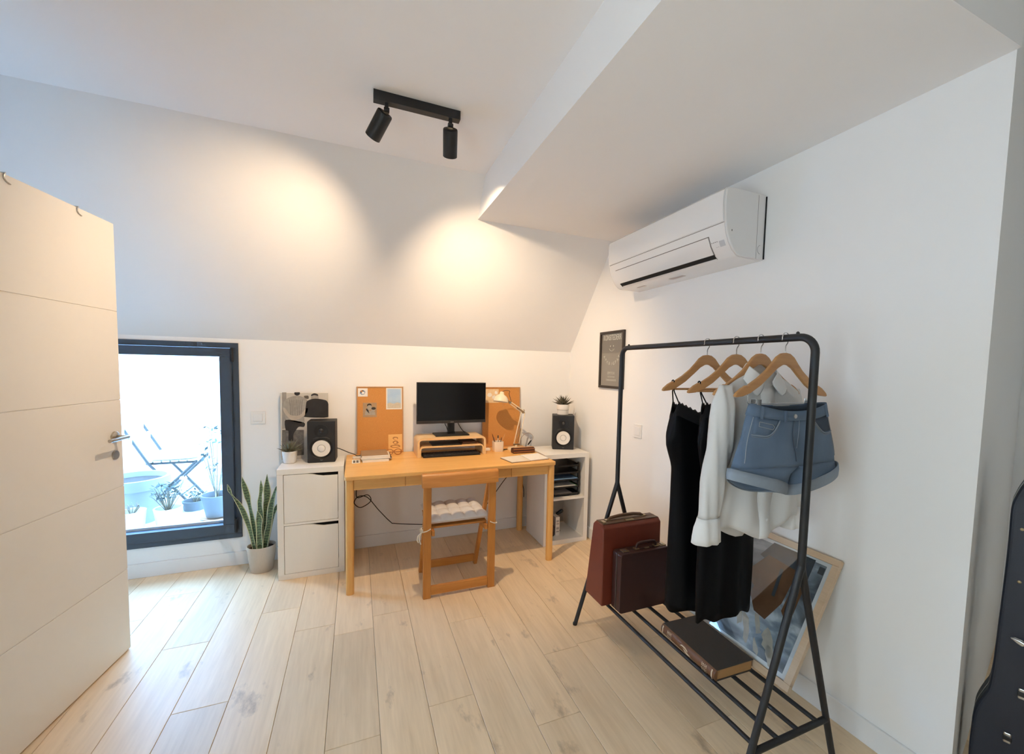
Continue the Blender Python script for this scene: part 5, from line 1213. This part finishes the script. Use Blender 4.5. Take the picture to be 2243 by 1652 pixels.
B().tube([rc+ax*0.06, j2+Vector((-0.006, 0, 0.012)), j2], 0.0045, 8).build('shade_arm', M_SPR, dl, smooth=40)
top = rc+ax*0.085
B().tube(catmull([top, top+Vector((0.03, 0, 0.012)), top+Vector((0.07, 0, 0.006)), top+Vector((0.066, 0, -0.02)), j2+Vector((0.012, 0, 0.006)), j2], 6), 0.0024, 7).build('lamp_cable', M_CABLE, dl, smooth=60)
B().tube([rc+Vector((0.012, -0.02, 0.0)), rc+Vector((0.014, -0.02, -0.05))], 0.0007, 5).build('pull_string', M_SPR, dl)
us = catmull([W(*p, 1, 3.37) for p in ((1140, 962), (1147, 953), (1157, 948), (1165, 952), (1168, 959), (1165, 964))], 6)
uc = root('usb_cable', (1.38, 3.37, DZ), 'thin curled cable ending in a black plug beside the desk lamp', 'cable')
B().tube([Vector((us[0].x-0.01, 3.37, DZ+0.004))]+us, 0.0016, 7).build('cord', mat('cord_tan', (150, 120, 92), 0.5), uc, smooth=60)
p0, p1 = W(1164, 964, 1, 3.37), W(1156, 975, 1, 3.37)
B().tube([p0, p0.lerp(p1, 0.15), p0.lerp(p1, 0.8), p1], [0.003, 0.0065, 0.0065, 0.003], 8).build('plug', M_BLKPL, uc, smooth=40)

# cables
def cable(pts, r, label, name='power_cable'):
    tag(B().tube(catmull([Vector(p) for p in pts], 7), r, 7).build(name, M_CABLE, smooth=60), label, 'cable')
cable([(-0.15, 3.50, 0.86), (-0.11, 3.49, 0.845), (-0.06, 3.46, 0.825), (-0.02, 3.44, 0.812), (0.0, 3.44, 0.80), (0.03, 3.50, DZ+0.004), (0.03, 3.54, DZ+0.004)], 0.0032, 'black cable running from the speaker to the desk', 'speaker_cable')
u = lambda px, py, y=3.5: W(px, py, 1, y)
cable([u(782, 1062), u(782, 1090), u(805, 1084), u(812, 1098), u(790, 1112), u(776, 1102), u(785, 1088), u(805, 1090), u(830, 1118), u(855, 1143), u(866, 1147), u(918, 1149), u(990, 1150)], 0.0034, 'black cable looped in a knot under the left end of the desk')
cable([u(1110, 1045), u(1100, 1058), u(1086, 1078), u(1075, 1095), u(1050, 1120), u(1020, 1146), u(990, 1150)], 0.0034, 'black cable sloping down behind the right side of the chair')
cable([(1.432, 3.535, 0.66), (1.425, 3.535, 0.56), (1.415, 3.535, 0.46), (1.43, 3.535, 0.38), (1.437, 3.545, 0.3)], 0.0034, 'black cable hanging between desk leg and cube shelf')

# ------------------------------------------------------------------ terrace
TZ = 0.06; TYW = 5.83
M_TFL = mat('terrace_tile', (206, 206, 204), 0.7, noise=0.05, nscale=6); M_TW = mat('terrace_render', (238, 236, 232), 0.85, noise=0.02)
M_TPL = mat('terrace_plinth', (150, 148, 146), 0.8, noise=0.06)
tf = B().box(-5.5, 1.5, YB+0.26, TYW, TZ-0.2, TZ-0.012).build('terrace_floor', M_TPL); struct(tf, 'pale terrace floor outside the window')
tile = None
for ix in range(17):
    for iy in range(5):
        x = -5.5+ix*0.41; y = YB+0.262+iy*0.41; y1 = min(y+0.406, TYW)
        if x > -0.4 or x < -4.0: continue
        B().box(x, x+0.406, y, y1, TZ-0.012, TZ).build('tile', M_TFL, tf)
B().box(-5.5, -3.87, YB+0.262, TYW, TZ-0.012, TZ).build('tile_field', M_TFL, tf); B().box(0.0, 1.5, YB+0.262, TYW, TZ-0.012, TZ).build('tile_field', M_TFL, tf)
struct(B().box(-5.6, 1.6, TYW, TYW+0.15, TZ-0.2, 2.3).build('terrace_wall', M_TW), 'bright white terrace wall outside the window')
struct(B().box(-5.6, 1.6, TYW-0.015, TYW, TZ, TZ+0.12).build('terrace_plinth', M_TPL), 'grey skirting at the foot of the terrace wall')
# bistro chair, facing along +x
tcx = root('bistro_chair', (-1.72, 5.3, TZ), 'folding slatted bistro chair on the terrace seen through the window', 'chair')
M_TCW = mat('chair_slats_pale', (214, 204, 186), 0.6, noise=0.05); M_TCM = mat('chair_steel', (66, 62, 58), 0.5, metal=0.3)
yn, yf = 5.11, 5.50
for y in (yn, yf):
    B().tube([(-2.06, y, TZ+0.80), (-1.87, y, TZ+0.43), (-1.55, y, TZ+0.004)], 0.013, 8).build('long_leg', M_TCM, tcx, smooth=40)
    yy = y+(0.03 if y == yn else -0.03)
    B().tube([(-1.50, yy, TZ+0.43), (-1.90, yy, TZ+0.004)], 0.013, 8).build('short_leg', M_TCM, tcx, smooth=40)
    B().box(-1.90, -1.49, yy-0.006, yy+0.006, TZ+0.415, TZ+0.44).build('seat_rail', M_TCM, tcx)
B().tube([(-1.62, yn, TZ+0.1), (-1.62, yf, TZ+0.1)], 0.007, 8).build('cross_rod', M_TCM, tcx, smooth=40)
B().tube([(-1.705, yn+0.03, TZ+0.21), (-1.705, yf-0.03, TZ+0.21)], 0.007, 8).build('cross_rod', M_TCM, tcx, smooth=40)
for k in range(6):
    x = -1.90+k*0.068; B().box(x, x+0.055, yn, yf, TZ+0.44, TZ+0.455).build('seat_slat', M_TCW, tcx, bevel=0.003)
for z in (0.66, 0.765):
    x = -2.06+(0.80-z)*0.19/0.37
    B().box(x-0.012, x+0.006, yn-0.02, yf+0.02, TZ+z-0.03, TZ+z+0.045).build('back_slat', M_TCW, tcx, bevel=0.004)
tcs = root('seat_pad', (-1.70, 5.3, TZ+0.455), 'white cushion on the bistro chair outside', 'cushion')
B().rings([[Vector((-1.69+(0.22*sx_)*sgn(math.cos(a))*abs(math.cos(a))**0.6, 5.305+(0.21*sx_)*sgn(math.sin(a))*abs(math.sin(a))**0.6, TZ+0.457+h)) for a in [2*math.pi*k/32 for k in range(32)]] for sx_, h in ((0.82, 0), (0.97, 0.012), (1, 0.03), (0.95, 0.05), (0.75, 0.066), (0.3, 0.072))]).build('pad', mat('pad_white', (240, 240, 238), 0.9), tcs, smooth=60)
def pot(name, o, r0, r1, h, m, label, rim=0.0, leaves=None, seed=1):
    o = Vector(o); t = root(name, o, label, 'plant' if leaves else 'pot', 'pots on the terrace'); random.seed(seed)
    pr_ = [(r0, 0), (r0+(r1-r0)*0.75, h*0.75)]+([(r1, h*0.78), (r1+rim, h*0.78), (r1+rim, h)] if rim else [(r1, h)])+[(r1-0.012, h), (r1-0.02, h-0.05), (0, h-0.05)]
    B().lathe(pr_, o, 36, caps=False).build('pot', m, t, smooth=35)
    B().lathe([(0, h-0.045), (r1-0.016, h-0.045)], o, 24, caps=False).build('soil', M_SOIL, t)
    if leaves:
        n, hh, sp, lm, sz_ = leaves
        st_ = B(); lf = B()
        for k in range(n):
            a = random.uniform(0, 6.283); rr = sp*random.random()**0.5; e = o+Vector((math.cos(a)*rr, math.sin(a)*rr, h+hh*random.uniform(0.35, 1)))
            if k % 4 == 0: st_.tube([o+ZU*(h-0.05), e], 0.0025, 5)
            d = Vector((random.uniform(-1, 1), random.uniform(-1, 1), random.uniform(-0.3, 0.8))).normalized(); s2_ = d.cross(Vector((random.random(), random.random(), 1))).normalized()
            l = sz_*random.uniform(0.6, 1.2); lf.add([e, e+d*l*0.5+s2_*l*0.22, e+d*l, e+d*l*0.5-s2_*l*0.22], [(0, 1, 2, 3)])
        st_.build('stem', mat('stem_brown', (120, 104, 80), 0.8), t)
        lf.build('foliage', lm, t, flip=False)
    return t
M_LEAF = mat('terrace_leaf', (54, 66, 60), 0.6, nscale=30, c2=(40, 52, 46)); M_GPOT = mat('grey_plastic_pot', (132, 130, 126), 0.6, noise=0.03); M_DPOT = mat('slate_pot', (98, 98, 98), 0.6, noise=0.04); M_WPOT = mat('white_pot', (236, 236, 234), 0.5, noise=0.02)
pot('large_planter', (-1.83, 4.72, TZ), 0.16, 0.235, 0.40, M_GPOT, 'large grey round planter on the terrace beside the chair', 0.015)
rs = pot('potted_rose', (-1.475, 4.36, TZ), 0.072, 0.098, 0.20, M_WPOT, 'white pot with a small rose bush outside the window', 0, (150, 0.20, 0.10, M_LEAF, 0.045), 3)
fc = Vector((-1.36, 4.34, TZ+0.43))
b = B()
for k in range(9):
    a = k*2.4; d = Vector((math.cos(a), math.sin(a), 0.5)).normalized(); s2_ = d.cross(ZU).normalized(); b.rings([[fc+d*0.004+s2_*0.004, fc+d*0.004-s2_*0.004, fc+d*0.006+ZU*0.006], [fc+d*0.022+s2_*0.014, fc+d*0.022-s2_*0.014, fc+d*0.02+ZU*0.022], [fc+d*0.03+s2_*0.006, fc+d*0.03-s2_*0.006, fc+d*0.02+ZU*0.028]])
b.build('bloom', mat('rose_peach', (240, 214, 190), 0.7), rs, smooth=60)
B().tube([(-1.475, 4.36, TZ+0.17), (-1.40, 4.35, TZ+0.32), fc], 0.0025, 6).build('flower_stem', mat('stem_brown', (120, 104, 80), 0.8), rs)
pot('white_planter', (-1.70, 4.31, TZ), 0.075, 0.095, 0.21, M_WPOT, 'plain white pot at the foot of the large grey planter', 0, (40, 0.05, 0.07, mat('dry_leaf', (130, 118, 106), 0.8), 0.03), 6)
pot('low_planter', (-1.46, 4.93, TZ), 0.085, 0.10, 0.09, M_DPOT, 'low bluish bowl planter behind the rose pot', 0, (60, 0.09, 0.10, M_LEAF, 0.04), 8)
dp = pot('slate_planter', (-1.195, 4.60, TZ+0.02), 0.085, 0.125, 0.20, M_DPOT, 'bluish grey pot with a thin staked plant at the window edge', 0, (70, 0.62, 0.12, M_LEAF, 0.06), 12)
B().tube([(-1.20, 4.58, TZ+0.18), (-1.205, 4.58, TZ+0.84)], 0.004, 6).build('stake', M_TCW, dp)
B().lathe([(0.11, 0), (0.135, 0.018), (0.13, 0.018), (0.105, 0.004), (0, 0.004)], (-1.195, 4.60, TZ), 30, caps=False).build('saucer', mat('terracotta', (178, 130, 98), 0.8), dp, smooth=40)
ro = B(); random.seed(2)
ro.lathe([(0.012, 0), (0.05, 0.012), (0.058, 0.035), (0.045, 0.06), (0.015, 0.07)], (-1.02, 4.32, TZ), 12, sx=1.0, sy=0.8)
ro.v = [p+Vector((random.uniform(-1, 1), random.uniform(-1, 1), 0))*0.006 for p in ro.v]
tag(ro.build('white_stone', mat('stone_white', (226, 222, 216), 0.85, noise=0.1, nscale=30), smooth=60), 'white stone beside the saucer at the window edge', 'stone')
